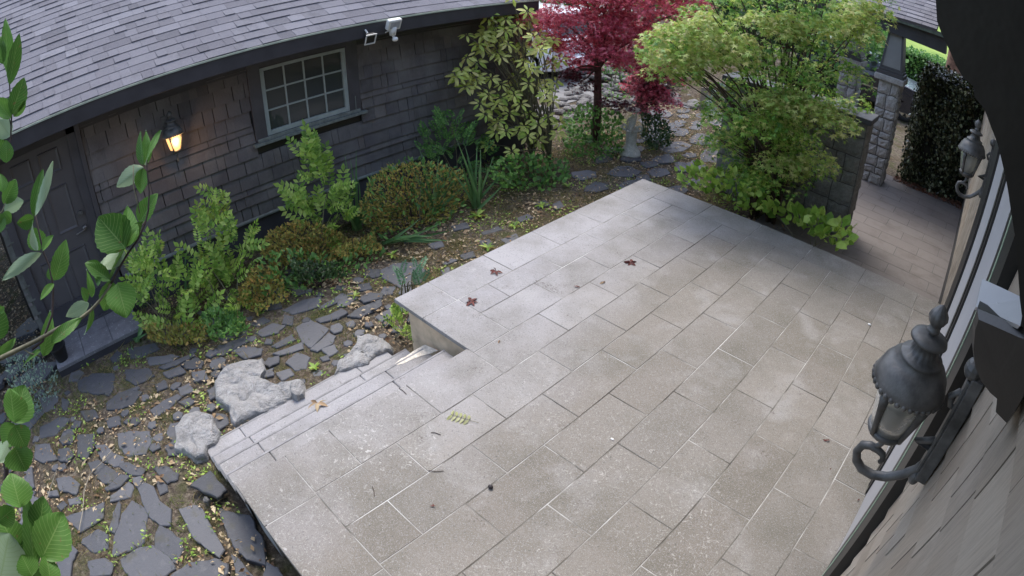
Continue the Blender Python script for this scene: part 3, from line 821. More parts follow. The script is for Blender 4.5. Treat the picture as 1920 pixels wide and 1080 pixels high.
hd = MB(); hy = DOORR - .06
hd.tube([(GX - .008, hy, SB + .96), (GX + .02, hy, SB + .96)], .028, 12); hd.tube([(GX + .01, hy, SB + .96), (GX + .05, hy, SB + .96), (GX + .055, hy - .03, SB + .955), (GX + .05, hy - .11, SB + .945)], .009, 8)
hd.build('handle', plain('aged pewter', (.18, .17, .16), .4, metal=.7), door, smooth=True)
MB().tube([(GX - .008, hy, SB + 1.12), (GX + .018, hy, SB + 1.12)], .030, 14).tube([(GX + .01, hy, SB + 1.12), (GX + .028, hy, SB + 1.12)], .012, 8).build('deadbolt', M['cast'], door)
cs = MB(); cs.box((GX - .02, DOORL - .10, SB - .03), (GX + .03, DOORL, ZT)).box((GX - .02, DOORR, SB - .03), (GX + .03, DOORR + .10, ZT)).box((GX - .02, DOORR + .10, SB - .03), (GX + .045, DOORR + .155, ZT)).box((GX - .02, DOORL, SB + 2.03), (GX + .028, DOORR, ZT))
cs.box((GX - .02, DOORL, SB - .035), (GX + .05, DOORR, SB)); cs.build('door_frame', M['charcoal'], garage, bevel=.004)
# ------- eave and roof
EX, EZ = -5.5, CAMZ - .775
pit = math.radians(27); ca, sa = math.cos(pit), math.sin(pit)
RY0, RY1, RL = -5.5, 6.02, 4.3
sf = MB(); sf.box((GX - .02, RY0, ZT + .0), (EX + .02, RY1, ZT + .02)); sf.build('soffit', M['soffit'], garage)
fa = MB(); fa.box((EX - .0, RY0, ZT - .02), (EX + .022, RY1, EZ - .02)); fa.box((GX + .0, YL, ZT - .17), (GX + .03, YR, ZT)); fa.box((GX, YL, ZT - .05), (GX + .06, YR, ZT - .002)); fa.build('fascia', M['dark_trim'], garage, bevel=.004)
MB().box((EX + .01, RY0, EZ - .022), (EX + .035, RY1, EZ - .006)).build('drip_edge', plain('pale drip edge', (.34, .38, .30), .5), garage)
# white downpipe corner at the right end
MB().box((GX - .02, YR - .0, ZT - .6), (GX + .06, YR + .05, ZT + .05)).build('corner_board', M['offwhite'], garage)
rb = MB(); 
def rp(s, y, up): return (EX - s * ca + up * sa, y, EZ + s * sa + up * ca)
rb.hexa([rp(-.01, RY0, -.05), rp(RL, RY0, -.05), rp(RL, RY1, -.05), rp(-.01, RY1, -.05), rp(-.01, RY0, 0), rp(RL, RY0, 0), rp(RL, RY1, 0), rp(-.01, RY1, 0)])
roof = rb.build('roof', M['roof'], garage)
back = MB(); back.hexa([(EX - RL * ca, RY0, EZ + RL * sa - .06), (EX - 2 * RL * ca, RY0, EZ - .06), (EX - 2 * RL * ca, RY1, EZ - .06), (EX - RL * ca, RY1, EZ + RL * sa - .06), (EX - RL * ca, RY0, EZ + RL * sa), (EX - 2 * RL * ca, RY0, EZ), (EX - 2 * RL * ca, RY1, EZ), (EX - RL * ca, RY1, EZ + RL * sa)]); back.build('roof_back', M['roof'], garage)
RS = []
e = .142; nrow = int(RL / e)
for i in range(nrow):
    y = RY0 + random.uniform(-.2, 0)
    while y < RY1:
        w = random.choice((.11, .14, .17, .20, .25, .30)); a, b = max(y, RY0), min(y + w, RY1)
        if b - a > .02: RS.append((i, a, b))
        y += w
RS.sort(key=lambda q: q[0] * .35 + abs((q[1] + q[2]) / 2 - 2.0) * .45)
st = MB(); RSM = Matrix(((0, -ca, sa), (0, 0, 0), (0, 0, 0)))
rotm = Matrix(((sa, 0, -ca, 0), (0, 1, 0, 0), (ca, 0, sa, 0), (0, 0, 0, 1)))   # local x=normal, y=along, z=up slope
for n, (i, a, b) in enumerate(RS):
    s = i * e; w = b - a - .003; th = random.choice((.007, .010, .015))
    if n < 298:
        k = ('rf', round(w, 2), th)
        if k not in _slab:
            _slab[k] = MB().hexa([(0.0, -w / 2, 0), (th, -w / 2, 0), (th, w / 2, 0), (0, w / 2, 0), (.0, -w / 2, e), (.002, -w / 2, e), (.002, w / 2, e), (0, w / 2, e)]).mesh('roof_shingle', M['roof'])
        piece('roof_shingle', _slab[k], roof, rp(s - .012, (a + b) / 2, .0005), rotm.to_euler())
    else:
        st.hexa([rp(s - .012, a, .0005), rp(s - .012, a, th), rp(s - .012, a + w, th), rp(s - .012, a + w, .0005), rp(s - .012 + e, a, .0003), rp(s - .012 + e, a, .002), rp(s - .012 + e, a + w, .002), rp(s - .012 + e, a + w, .0003)])
st.build('shingles', M['roof'], roof, kind='stuff')

# ------- stoop with pots
stoop = empty('door_step', (-5.7, -.3, 0), 'paved concrete step spotted with lichen below the garage door', 'step')
MB().box((GX + .015, -.79, -.4), (-5.39, .25, SB - .055)).build('base', M['found'], stoop)
for (a, b) in ((-.79, -.44), (-.44, -.09), (-.09, .25)):
    for (c, d) in ((GX + .02, -5.72), (-5.72, -5.38)): tile(c, d, a, b, SB - .02, .036, .002, 'paver', stoop, 'stoop')
def pot(loc, r, h, label):
    b = MB(); b.lathe([(r * .72, 0), (r, h * .9), (r * 1.08, h * .9), (r * 1.08, h), (r * .95, h), (r * .9, h * .8)], loc, 20)
    o = b.build('plant_pot', M['black'], smooth=False); props(o, label, 'pot', 'empty plant pots by the garage door'); return o
pot((-5.52, -.70, SB - .015), .095, .16, 'black plastic plant pot on the front corner of the door step')
pot((-5.86, -.76, SB - .015), .085, .14, 'black plant pot against the corner shingles beside the garage door')

# ------- lanterns
def lantern_body(root, tx, ty, ztop, lit, scale=1.0):
    """carriage lantern; ztop = tip of the finial"""
    S = scale; c = (tx, ty, ztop)
    P = lambda L: [(r * S, z * S) for r, z in L]
    fin = MB().lathe(P([(.002, 0), (.012, -.008), (.024, -.024), (.027, -.038), (.020, -.055), (.011, -.063), (.019, -.070), (.020, -.076), (.010, -.082), (.012, -.09)]), c, 24, flute=(1, 4, 8, .10))
    fin.build('finial', M['cast'], root, smooth=True)
    rf = MB().lathe(P([(.012, -.086), (.036, -.088), (.054, -.096), (.057, -.104), (.040, -.112), (.033, -.118), (.046, -.146), (.064, -.152), (.067, -.160), (.062, -.164), (.084, -.176), (.101, -.200), (.110, -.226), (.115, -.240), (.112, -.247), (.095, -.246)]), c, 48, flute=(5, 6, 16, .05))
    lid = rf.build('lamp_roof', M['cast'], root, smooth=True)
    bd = MB()
    for k in range(34):
        a = 2 * math.pi * k / 34; bd.sphere((tx + .109 * S * math.cos(a), ty + .109 * S * math.sin(a), ztop - .247 * S), .0105 * S, 6, 4)
    bd.build('beading', M['cast'], lid, smooth=True)
    gl = MB().lathe(P([(.085, -.250), (.080, -.30), (.068, -.36), (.057, -.405)]), c, 24)
    gl.build('glass', M['amber'] if lit else M['frost'], root, smooth=True)
    for k in range(4):
        a = 2 * math.pi * (k + .5) / 4 + .2; ca_, sa_ = math.cos(a), math.sin(a)
        pts = [(tx + r * S * ca_, ty + r * S * sa_, ztop + z * S) for r, z in ((.090, -.25), (.084, -.30), (.072, -.36), (.060, -.41))]
        MB().tube(pts, [.020 * S, .013 * S, .010 * S, .010 * S], 6).build('glazing_bar', M['cast'], root, smooth=True)
    MB().lathe(P([(.062, -.40), (.066, -.408), (.060, -.420), (.048, -.430), (.032, -.438), (.012, -.444), (.002, -.446)]), c, 24).build('cup', M['cast'], root, smooth=True)
lampw = on_x(316, 208, -5.86)
gl = empty('wall_lantern', (lampw.x, lampw.y, lampw.z - .4), 'small lit carriage lantern glowing amber on the garage shingles', 'lantern')
lantern_body(gl, lampw.x, lampw.y, lampw.z, True, 1.0)
MB().tube([(lampw.x, lampw.y, lampw.z - .44), (lampw.x, lampw.y, lampw.z - .46), (lampw.x, lampw.y, lampw.z - .475), (lampw.x, lampw.y, lampw.z - .53), (lampw.x, lampw.y, lampw.z - .55)], [.012, .016, .009, .011, .006], 8).build('pendant', M['cast'], gl, smooth=True)
MB().tube([(GX + .02, lampw.y - .03, lampw.z - .14), (GX + .06, lampw.y - .03, lampw.z - .10), (lampw.x - .03, lampw.y - .01, lampw.z - .17)], .008, 8).build('bracket', M['cast'], gl, smooth=True)
MB().lathe([(.045, -.01), (.045, .01)], (0, 0, 0), 16)
MB().box((GX + .018, lampw.y - .075, lampw.z - .20), (GX + .032, lampw.y + .015, lampw.z - .06)).build('backplate', M['cast'], gl, bevel=.006)
MB().sphere((lampw.x, lampw.y, lampw.z - .33), (.016, .016, .028)).build('bulb', M['bulb'], gl, smooth=True)
pl = bpy.data.lights.new('lantern_light', 'POINT'); pl.energy = 1.6; pl.color = (1, .55, .22); pl.shadow_soft_size = .03
po = bpy.data.objects.new('lantern_light', pl); COL.objects.link(po); po.parent = gl
po.location = Vector((lampw.x + .12, lampw.y, lampw.z - .31)) - gl.location

# ------- flood light + small black box light with white rim
f = on_x(738, 45, -5.42)
fl = empty('flood_light', f, 'white security flood light with motion sensor under the garage eave', 'light')
def tilted_box(b, c, hw, hh, hd, R): 
    c = Vector(c); b.hexa([c + R @ Vector(p) for p in ((-hd, -hw, -hh), (hd, -hw, -hh), (hd, hw, -hh), (-hd, hw, -hh), (-hd, -hw, hh), (hd, -hw, hh), (hd, hw, hh), (-hd, hw, hh))]); return b
Rf = Matrix.Rotation(math.radians(25), 3, 'Y') @ Matrix.Rotation(0, 3, 'Z')
tilted_box(MB(), f, .085, .065, .03, Rf).build('housing', M['offwhite'], fl, bevel=.012)
tilted_box(MB(), f + Rf @ Vector((.031, 0, .003)), .058, .040, .003, Rf).build('lamp_glass', plain('lamp glass', (.35, .36, .38), .15), fl)
MB().tube([f + Vector((-.02, 0, -.03)), f + Vector((-.03, 0, -.13))], [.05, .035], 12).build('neck', M['offwhite'], fl, smooth=True)
MB().sphere(f + Vector((0, .01, -.175)), (.035, .035, .028)).tube([f + Vector((-.03, 0, -.13)), f + Vector((-.01, .005, -.165))], .014, 8).build('sensor', M['offwhite'], fl, smooth=True)
MB().tube([f + Vector((-.03, -.02, -.07)), f + Vector((-.08, -.10, -.10)), f + Vector((-.12, -.22, -.08))], .008, 6).build('cable', M['offwhite'], fl, smooth=True)
g2 = on_x(693, 72, -5.44)
bl = empty('box_light', g2, 'black square lamp with a white rim left of the flood light', 'light')
tilted_box(MB(), g2, .055, .060, .02, Rf).build('housing', M['black'], bl, bevel=.004)
rim = MB()
for c, hw, hh in (((.022, 0, .056), .066, .007), ((.022, 0, -.056), .066, .007), ((.022, .060, 0), .006, .05), ((.022, -.060, 0), .006, .05)):
    tilted_box(rim, g2 + Rf @ Vector(c), hw, hh, .005, Rf)
rim.build('rim', M['offwhite'], bl); MB().tube([g2 + Vector((0, -.02, .06)), g2 + Vector((-.03, -.03, .10))], .01, 6).build('bracket', M['offwhite'], bl)

# ================================================================== HOUSE on the right
HX = .28
house = empty('house', (HX + .5, 3, 0), 'cream shingled house wall with dark eave along the right side of the patio', 'house')
MB().box((HX + .012, -4, -.1), (HX + .5, 12.5, CAMZ + .6)).build('wall', plain('building paper', (.03, .028, .025), .9), house)
hs = []
zc = PT + .02; i = 0
while zc < CAMZ + .45:
    y = -1.6 + random.uniform(-.1, 0)
    while y < 1.66:
        w = random.choice((.10, .13, .16, .20, .24)); hs.append((y, min(y + w, 1.70 + random.uniform(-.02, .02)), zc)); y += w
    y = 4.14
    while y < 12.4:
        w = random.choice((.13, .16, .20, .26)); hs.append((y, y + w, zc)); y += w
    zc += .157; i += 1
hs.sort(key=lambda q: (q[0] - .9) ** 2 + (q[2] - 2.2) ** 2)
hst = MB()
for n, (a, b, z) in enumerate(hs):
    g = random.choice((.002, .005, .009, .013)); w = b - a - g; dz = random.uniform(-.003, .003)
    if n < 280 and w > .03:
        k = ('hs', round(w, 2))
        if k not in _slab: _slab[k] = MB().hexa([(-.018, -w / 2, 0), (.0, -w / 2, 0), (.0, w / 2, 0), (-.018, w / 2, 0), (-.006, -w / 2, .165), (.0, -w / 2, .165), (.0, w / 2, .165), (-.006, w / 2, .165)]).mesh('shingle', M['cream'])
        piece('shingle', _slab[k], house, (HX + .011, (a + b) / 2, z + dz))
    elif w > .03:
        hst.hexa([(HX - .007, a, z + dz), (HX + .011, a, z + dz), (HX + .011, a + w, z + dz), (HX - .007, a + w, z + dz), (HX + .005, a, z + dz + .165), (HX + .011, a, z + .165), (HX + .011, a + w, z + .165), (HX + .005, a + w, z + .165)])
hst.build('shingles', M['cream'], house, kind='stuff')
# french door: dark frame, pale grey leaves, set nearly flush
fd = empty('french_door', (HX, 2.9, PT)); fd.parent = house; fd.location = Vector((HX, 2.9, PT)) - house.location
bpy.data.objects.remove(fd)
DT = CAMZ - .42
cs = MB()
cs.box((HX - .045, 1.70, PT), (HX + .01, 1.92, DT)).box((HX - .032, 1.92, PT), (HX + .01, 2.14, DT)).box((HX - .045, 3.62, PT), (HX + .01, 4.12, DT)).box((HX - .045, 1.70, DT), (HX + .01, 4.12, DT + .14))
french = cs.build('door_frame', M['black'], house)
MB().box((HX - .049, 1.905, PT), (HX - .0455, 1.918, DT)).build('weather_strip', plain('pale strip', (.4, .5, .36), .5), french)
for a, b, nm in ((2.14, 2.70, 'door_leaf'), (2.90, 3.62, 'door_leaf')):
    MB().box((HX - .028, a, PT + .01), (HX + .005, b, DT - .01)).build(nm, M['panel'], french)
MB().box((HX - .040, 2.70, PT + .01), (HX + .006, 2.90, DT - .01)).box((HX - .044, 2.77, PT + .01), (HX - .040, 2.80, DT - .01)).build('meeting_stile', M['black'], french, bevel=.003)
MB().box((HX - .02, 2.12, PT), (HX - .008, 2.14, DT)).build('edge_strip', M['sash'], french)
MB().box((HX - .06, 2.72, 1.42), (HX - .04, 2.78, 1.66)).tube([(HX - .06, 2.75, 1.60), (HX - .10, 2.75, 1.60), (HX - .10, 2.66, 1.60)], .01, 8).build('handle', M['cast'], french, bevel=.003)
MB().box((HX - .075, 2.735, 1.46), (HX - .061, 2.765, 1.52)).build('lock', M['offwhite'], french)
# eave over the wall
ev = MB(); ez = CAMZ + .40
for i in range(6):
    x = -.52 + i * .14; ev.box((x + .003, -4, ez - (.008 if i % 2 else 0)), (x + .137, 12.5, ez + .02))
ev.build('soffit', M['soffit'], house)
MB().box((-.58, -4, ez - .06), (-.52, 12.5, ez + .16)).box((HX - .03, -4, ez - .45), (HX + .012, 12.5, ez - .01)).build('fascia', M['dark_trim'], house, bevel=.005)
MB().tube([(-.64, -4, ez + .1), (-.64, 12.5, ez + .1)], .06, 10).build('gutter', M['dark_trim'], house, smooth=True)
MB().hexa([(-.70, -4, ez + .16), (4, -4, ez + 4.6), (4, 12.5, ez + 4.6), (-.70, 12.5, ez + .16), (-.70, -4, ez + .19), (4, -4, ez + 4.65), (4, 12.5, ez + 4.65), (-.70, 12.5, ez + .19)]).build('roof', M['roof'], house)  # unseen slope made steep to block sky and shade the patio's right side

# house lanterns: same model, either side of the door
LY, LX, LZ = 1.38, .078, CAMZ - .655
hl = empty('wall_lantern', (LX, LY, LZ - .5), 'large dark bronze carriage lantern on a scroll bracket, nearest on the cream house wall', 'lantern', 'bronze lanterns beside the house door')
lantern_body(hl, LX, LY, LZ, False, 1.0)
def spiral(cx, cz, r0, r1, a0, a1, n=22): return [(cx + (r0 + (r1 - r0) * i / n) * math.cos(a0 + (a1 - a0) * i / n), LY, cz + (r0 + (r1 - r0) * i / n) * math.sin(a0 + (a1 - a0) * i / n)) for i in range(n + 1)]
def yp(pts): return [tuple(on_y(x, y, LY)) for x, y in pts]
arm = yp([(1650,872),(1644,868),(1641,860),(1647,851),(1656,852),(1660,861),(1657,874),(1646,883)])
scroll = yp([(1652,867),(1645,864),(1640,858),(1642,849),(1650,846),(1656,853),(1655,865),(1646,872),(1634,868)])
outer = yp([(1648,866),(1655,862),(1655,852),(1646,843),(1632,835),(1618,834),(1607,845),(1606,862),(1615,878),(1635,890),(1662,894),(1690,890),(1718,880),(1742,862),(1756,842),(1760,826)])
MB().tube(outer, [.007, .010, .011, .012, .013, .014, .014, .015, .015, .015, .015, .015, .015, .016, .016, .017], 12).build('scroll_arm', M['cast'], hl, smooth=True)
p1 = on_y(1657, 830, LY); MB().tube([p1 + Vector((0, 0, .02)), p1 + Vector((-.006, 0, -.01)), on_y(1640, 838, LY)], [.012, .009, .009], 8).build('cup_stem', M['cast'], hl, smooth=True)
MB().tube(yp([(1775,800),(1790,800),(1806,790),(1815,770),(1812,748),(1798,735),(1783,742),(1782,760),(1792,768)]), [.012, .012, .013, .013, .012, .011, .010, .009, .008], 10).build('top_scroll', M['cast'], hl, smooth=True)
MB().box((HX - .045, LY - .035, LZ - .50), (HX - .008, LY + .035, LZ - .13)).box((HX - .055, LY - .02, LZ - .48), (HX - .045, LY + .02, LZ - .15)).sphere((HX - .05, LY, LZ - .12), (.03, .035, .03)).sphere((HX - .045, LY, LZ - .515), (.02, .025, .03)).build('backplate', M['cast'], hl, bevel=.008)
MB().tube([(HX - .05, LY, LZ - .40), (HX - .10, LY, LZ - .40), tuple(on_y(1760, 826, LY))], .012, 8).build('arm_joint', M['cast'], hl, smooth=True)
MB().sphere((LX, LY, LZ - .33), (.014, .014, .03)).build('candle_bulb', M['offwhite'], hl, smooth=True)
def copy_tree(o, parent=None):
    c = o.copy(); COL.objects.link(c)
    if parent is not None: c.parent = parent
    for ch in list(o.children): copy_tree(ch, c)
    return c
h2 = copy_tree(hl); h2.location = Vector((LX + .01, 4.47, LZ - .5)); h2['label'] = 'bronze carriage lantern hanging against the dark hedge beyond the french door'

# black flood lamp with grey bracket on the wall below the camera
sp = empty('wall_spotlight', (.2, .98, CAMZ - .55), 'black round wall lamp with a flat grey bracket on the cream shingles', 'lamp')
pg = [on_y(1842, 523, 1.10), on_y(1830, 575, 1.0), on_y(1913, 611, .86), on_y(1922, 560, .98)]
MB().prism(pg, (.0, .012, -.012)).build('bracket_plate', M['plate_grey'], sp)
body = MB(); ol = [(1832,578),(1825,600),(1822,640),(1826,675),(1838,705),(1856,728),(1872,742),(1868,768),(1890,790),(1905,770),(1925,735),(1940,650),(1930,618),(1913,612)]
P = [on_y(px, py, .96 - .10 * (px - 1820) / 120) for px, py in ol]
c = centre(P); fr_ = [p for p in P]; n = len(P)
vs = list(P) + [c + (p - c) * .90 + Vector((0, -.02, .0)) for p in P] + [c + Vector((0, -.022, .0))] + [p + Vector((.01, .09, -.02)) for p in P]
fs = [(k, (k + 1) % n, n + (k + 1) % n, n + k) for k in range(n)] + [(n + k, n + (k + 1) % n, 2 * n) for k in range(n)] + [((k + 1) % n, k, 2 * n + 1 + k, 2 * n + 1 + (k + 1) % n) for k in range(n)] + [tuple(range(2 * n + 1, 3 * n + 1))]
body.add(vs, fs).build('housing', M['black'], sp)
# housing of the surveillance camera itself: the dark dome collar beside the lens
ed = [(1748,-30),(1752,10),(1757,50),(1771,72),(1782,98),(1792,122),(1806,146),(1825,162),(1827,182),(1846,205),(1858,238),(1870,268),(1878,300),(1888,345),(1896,400),(1904,450),(1908,500),(1912,560),(1921,640),(1935,720),(1960,800)]
far = [(2100,-200),(2100,-160),(2100,-100),(2110,-60),(2120,0),(2130,40),(2140,80),(2150,110),(2150,140),(2160,170),(2160,210),(2170,240),(2170,280),(2170,330),(2170,380),(2170,430),(2170,480),(2170,540),(2170,620),(2170,700),(2170,780)]
ow = [(1765,62),(1757,40),(1750,-50),(2060,-50),(2080,150),(2100,500),(2060,900),(1960,830),(1935,720),(1921,640),(1912,560),(1908,500),(1904,450),(1896,400),(1888,345),(1878,300),(1870,268),(1858,238),(1846,205),(1827,182),(1825,162),(1806,146),(1792,122),(1782,98)]
ch = empty('surveillance_camera_housing', (.05, .12, CAMZ), 'dark curved housing collar of the wall camera at the right edge of the view', 'camera housing')
MB().prism([on_y(px, py, .12) for px, py in ow], (0, .012, 0)).build('collar', M['black'], ch)

# ================================================================== PORCH: stone wall, piers, columns, beam, roof
def stone_face(b_parent, origin, ux, uz, W, H, depth_dir, mn=.14, mx=.34, name='stone', mat='stone'):
    """irregular ashlar: recursive split of a W x H face, each stone its own object"""
    out = []
    def split(x, z, w, h, d=0):
        if (w > mx or h > mx * .8 or (d < 2)) and (w > mn * 1.6 or h > mn * 1.6):
            if w > h * random.uniform(.8, 1.5):
                k = w * random.uniform(.36, .64); split(x, z, k, h, d + 1); split(x + k, z, w - k, h, d + 1)
            else:
                k = h * random.uniform(.36, .64); split(x, z, w, k, d + 1); split(x, z + k, w, h - k, d + 1)
        else: out.append((x, z, w, h))
    split(0, 0, W, H)
    from mathutils import noise as nz
    ux, uz, dd = Vector(ux), Vector(uz), Vector(depth_dir)
    jit = lambda x, z: (0 if x < .01 or x > W - .01 else nz.noise(Vector((x * 9, z * 9, 1))) * .022, 0 if z < .01 or z > H - .01 else nz.noise(Vector((x * 9, z * 9, 7))) * .022)
    for x, z, w, h in out:
        n = 4; vs = []; fs = []
        gx, gz = .007, .007
        for j in range(n + 1):
            for i in range(n + 1):
                a, c = x + w * i / n, z + h * j / n; jx, jz = jit(a, c)
                a2 = a + jx + (gx if i == 0 else -gx if i == n else 0); c2 = c + jz + (gz if j == 0 else -gz if j == n else 0)
                edge = i in (0, n) or j in (0, n)
                d = (.004 if edge else .026) + nz.noise(Vector((a * 23, c * 23, 3))) * .016 * (0 if edge else 1) + .004
                vs.append(Vector(origin) + ux * a2 + uz * c2 + dd * d)
        for j in range(n):
            for i in range(n):
                k = j * (n + 1) + i; fs.append((k, k + 1, k + n + 2, k + n + 1))
        # skirt back to the mortar
        ring = [i for i in range(n + 1)] + [(j + 1) * (n + 1) - 1 for j in range(1, n + 1)] + [n * (n + 1) + i for i in range(n - 1, -1, -1)] + [j * (n + 1) for j in range(n - 1, 0, -1)]
        m = len(vs); vs += [vs[i] - dd * .03 for i in ring]
        for a in range(len(ring)): fs.append((ring[a], m + a, m + (a + 1) % len(ring), ring[(a + 1) % len(ring)]))
        MB().add(vs, fs).build(name, M[mat], b_parent)
lw = empty('low_stone_wall', (-1.8, 7.3, 0), 'low grey rubble stone wall with dark coping, half hidden behind the green maple', 'wall')
WX0, WX1, WH = -3.2, -1.21, 1.55
MB().box((WX0, 7.13, -.1), (WX1 - .02, 7.50, WH)).build('core', M['mortar'], lw)
stone_face(lw, (WX0, 7.13, 0), (1, 0, 0), (0, 0, 1), WX1 - WX0 - .02, WH, (0, -1, 0), .2, .42, 'stone', 'stone_dark')
stone_face(lw, (WX1 - .02, 7.13, 0), (0, 1, 0), (0, 0, 1), .37, WH, (1, 0, 0), .2, .5, 'end_stone', 'stone_dark')
MB().box((WX0 - .04, 7.06, WH), (WX1 + .04, 7.56, WH + .075)).build('coping', M['slate'], lw, bevel=.012)
def pier(x0, x1, y0, y1, h, label, full=True):
    p = empty('stone_pier', ((x0 + x1) / 2, (y0 + y1) / 2, 0), label, 'pier')
    MB().box((x0 + .01, y0 + .01, -.1), (x1 - .01, y1 - .01, h)).build('core', M['mortar'], p)
    stone_face(p, (x0 + .01, y0 + .01, 0), (1, 0, 0), (0, 0, 1), x1 - x0 - .02, h, (0, -1, 0), .14, .32)
    stone_face(p, (x1 - .01, y0 + .01, 0), (0, 1, 0), (0, 0, 1), y1 - y0 - .02, h, (1, 0, 0), .14, .3)
    cap = MB().box((x0 - .07, y0 - .07, h), (x1 + .06, y1 + .06, h + .10)).build('cap', M['stone'], p, bevel=.015)
    # tapered timber column on the pier
    cx, cy = (x0 + x1) / 2 - .01, (y0 + y1) / 2; z0 = h + .10; zt = CAMZ - .50
    MB().box((cx - .24, cy - .24, z0), (cx + .24, cy + .24, z0 + .06)).box((cx - .215, cy - .215, z0 + .06), (cx + .215, cy + .215, z0 + .10)).build('column_base', M['column'], p, bevel=.006)
    a, b = .20, .125
    z0 += .10
    col = MB().hexa([(cx - a, cy - a, z0), (cx + a, cy - a, z0), (cx + a, cy + a, z0), (cx - a, cy + a, z0), (cx - b, cy - b, zt), (cx + b, cy - b, zt), (cx + b, cy + b, zt), (cx - b, cy + b, zt)]).build('column', M['column'], p, bevel=.004)
    m = .035; t0, t1 = .06, .97
    L = lambda t: a + (b - a) * t
    Z = lambda t: z0 + (zt - z0) * t
    MB().add([(cx - L(t0) + m, cy - L(t0) - .002, Z(t0)), (cx + L(t0) - m, cy - L(t0) - .002, Z(t0)), (cx + L(t1) - m, cy - L(t1) - .002, Z(t1)), (cx - L(t1) + m, cy - L(t1) - .002, Z(t1))], [(0, 1, 2, 3)]).build('column_panel', M['panel2'], col)
    st = MB()
    for s in (-1, 1):
        st.hexa([(cx + s * (L(0) - m), cy - L(0) - .014, Z(0)), (cx + s * L(0), cy - L(0) - .014, Z(0)), (cx + s * L(0), cy - L(0), Z(0)), (cx + s * (L(0) - m), cy - L(0), Z(0)),
                 (cx + s * (L(1) - m), cy - L(1) - .014, Z(1)), (cx + s * L(1), cy - L(1) - .014, Z(1)), (cx + s * L(1), cy - L(1), Z(1)), (cx + s * (L(1) - m), cy - L(1), Z(1))])
    st.build('stile', M['column'], col)
    return p
pier(-1.63, -1.24, 9.75, 10.15, 1.77, 'pale rubble stone pier with tapered grey panelled column at the far edge of the porch')
pier(-2.62, -2.22, 10.9, 11.3, 1.70, 'stone pier and tapered column mostly hidden by the green maple, left of the porch pier')
pr = empty('porch_roof', (-1.2, 10.0, 2.6), 'shingled porch roof on a dark beam at the top right', 'roof')
by = 9.72
def onl(p, q, y, ext):       # straight member through two sighted points, lengthened
    a, b = on_y(*p, y), on_y(*q, y); d = b - a
    return a - d * ext[0], b + d * ext[1]
b0, b1 = onl((1670,61), (1768,100), by, (2.2, .05)); t0, t1 = onl((1666,36), (1770,71), by, (2.2, .05))
MB().box((-.64, 9.80, CAMZ - .34), (HX, 9.9, CAMZ + .5)).build('end_board', M['dark_trim'], pr)
MB().hexa([b0, b1, b1 + Vector((0, .3, 0)), b0 + Vector((0, .3, 0)), t0, t1, t1 + Vector((0, .3, 0)), t0 + Vector((0, .3, 0))]).build('beam', M['dark_trim'], pr)
u0, u1 = onl((1670,30.5), (1768,62), by - .12, (2.2, .0)); v0, v1 = onl((1666,36), (1770,71), by - .12, (2.2, 0))
MB().hexa([v0, v1, v1 + Vector((0, .12, 0)), v0 + Vector((0, .12, 0)), u0, u1, u1 + Vector((0, .12, 0)), u0 + Vector((0, .12, 0))]).build('gutter', plain('mossy gutter', (.10, .12, .09), .7, var=.4), pr)
r0, r1 = onl((1670,29), (1757,56), by - .14, (2.2, 0)); up = Vector((0, math.cos(math.radians(24)), math.sin(math.radians(24))))
rt = MB(); w = r1 - r0; nrm = w.cross(up).normalized()
if nrm.z < 0: nrm = -nrm
rt.hexa([r0 - nrm * .04, r1 - nrm * .04, r1 + up * 3.2 - nrm * .04, r0 + up * 3.2 - nrm * .04, r0, r1, r1 + up * 3.2, r0 + up * 3.2]).build('roof_deck', M['roof'], pr)
rs = MB(); e = .15
for i in range(20):
    x = 0
    while x < w.length:
        ww = min(random.choice((.15, .2, .26, .3)), w.length - x); d = w.normalized(); s = r0 + up * (i * e - .01) + nrm * .001
        p, q = s + d * x, s + d * (x + ww - .004); th = random.choice((.008, .012, .016))
        rs.hexa([p, q, q + nrm * th, p + nrm * th, p + up * e, q + up * e, q + up * e + nrm * .002, p + up * e + nrm * .002]); x += ww
rs.build('shingles', M['roof'], pr, kind='stuff')

# ================================================================== STATUE
S0 = Vector((-4.72, 7.28, 0))
sta = empty('garden_statue', S0, 'small weathered cast stone pedestal with curled brackets and a figure, beside the red maple', 'statue')
MB().lathe([(.165, 0), (.165, .03), (.155, .045), (.15, .06), (.12, .10), (.098, .14), (.085, .17), (.080, .20), (.084, .36), (.095, .385), (.10, .40), (.075, .41)], S0, 20, flute=(5, 9, 8, .06)).build('pedestal', M['statue'], sta, smooth=True)
cu = MB()
for k in range(4):
    a = k * math.pi / 2 + .5; ca2, sa2 = math.cos(a), math.sin(a); pts = []
    for i in range(13):
        t = i / 12; ang = 1.2 * math.pi * 1.4 * t; r = .045 * (1 - .55 * t)
        pts.append(S0 + Vector(((.08 + .05 + r * math.sin(ang) - .02) * ca2, (.08 + .05 + r * math.sin(ang) - .02) * sa2, .40 + .04 - r * math.cos(ang))))
    pts = [S0 + Vector((.04 * ca2, .04 * sa2, .46)), S0 + Vector((.09 * ca2, .09 * sa2, .41))] + pts
    cu.tube(pts, [.02] * 2 + [.018] * 13, 7)
cu.build('bracket', M['statue'], sta, smooth=True)
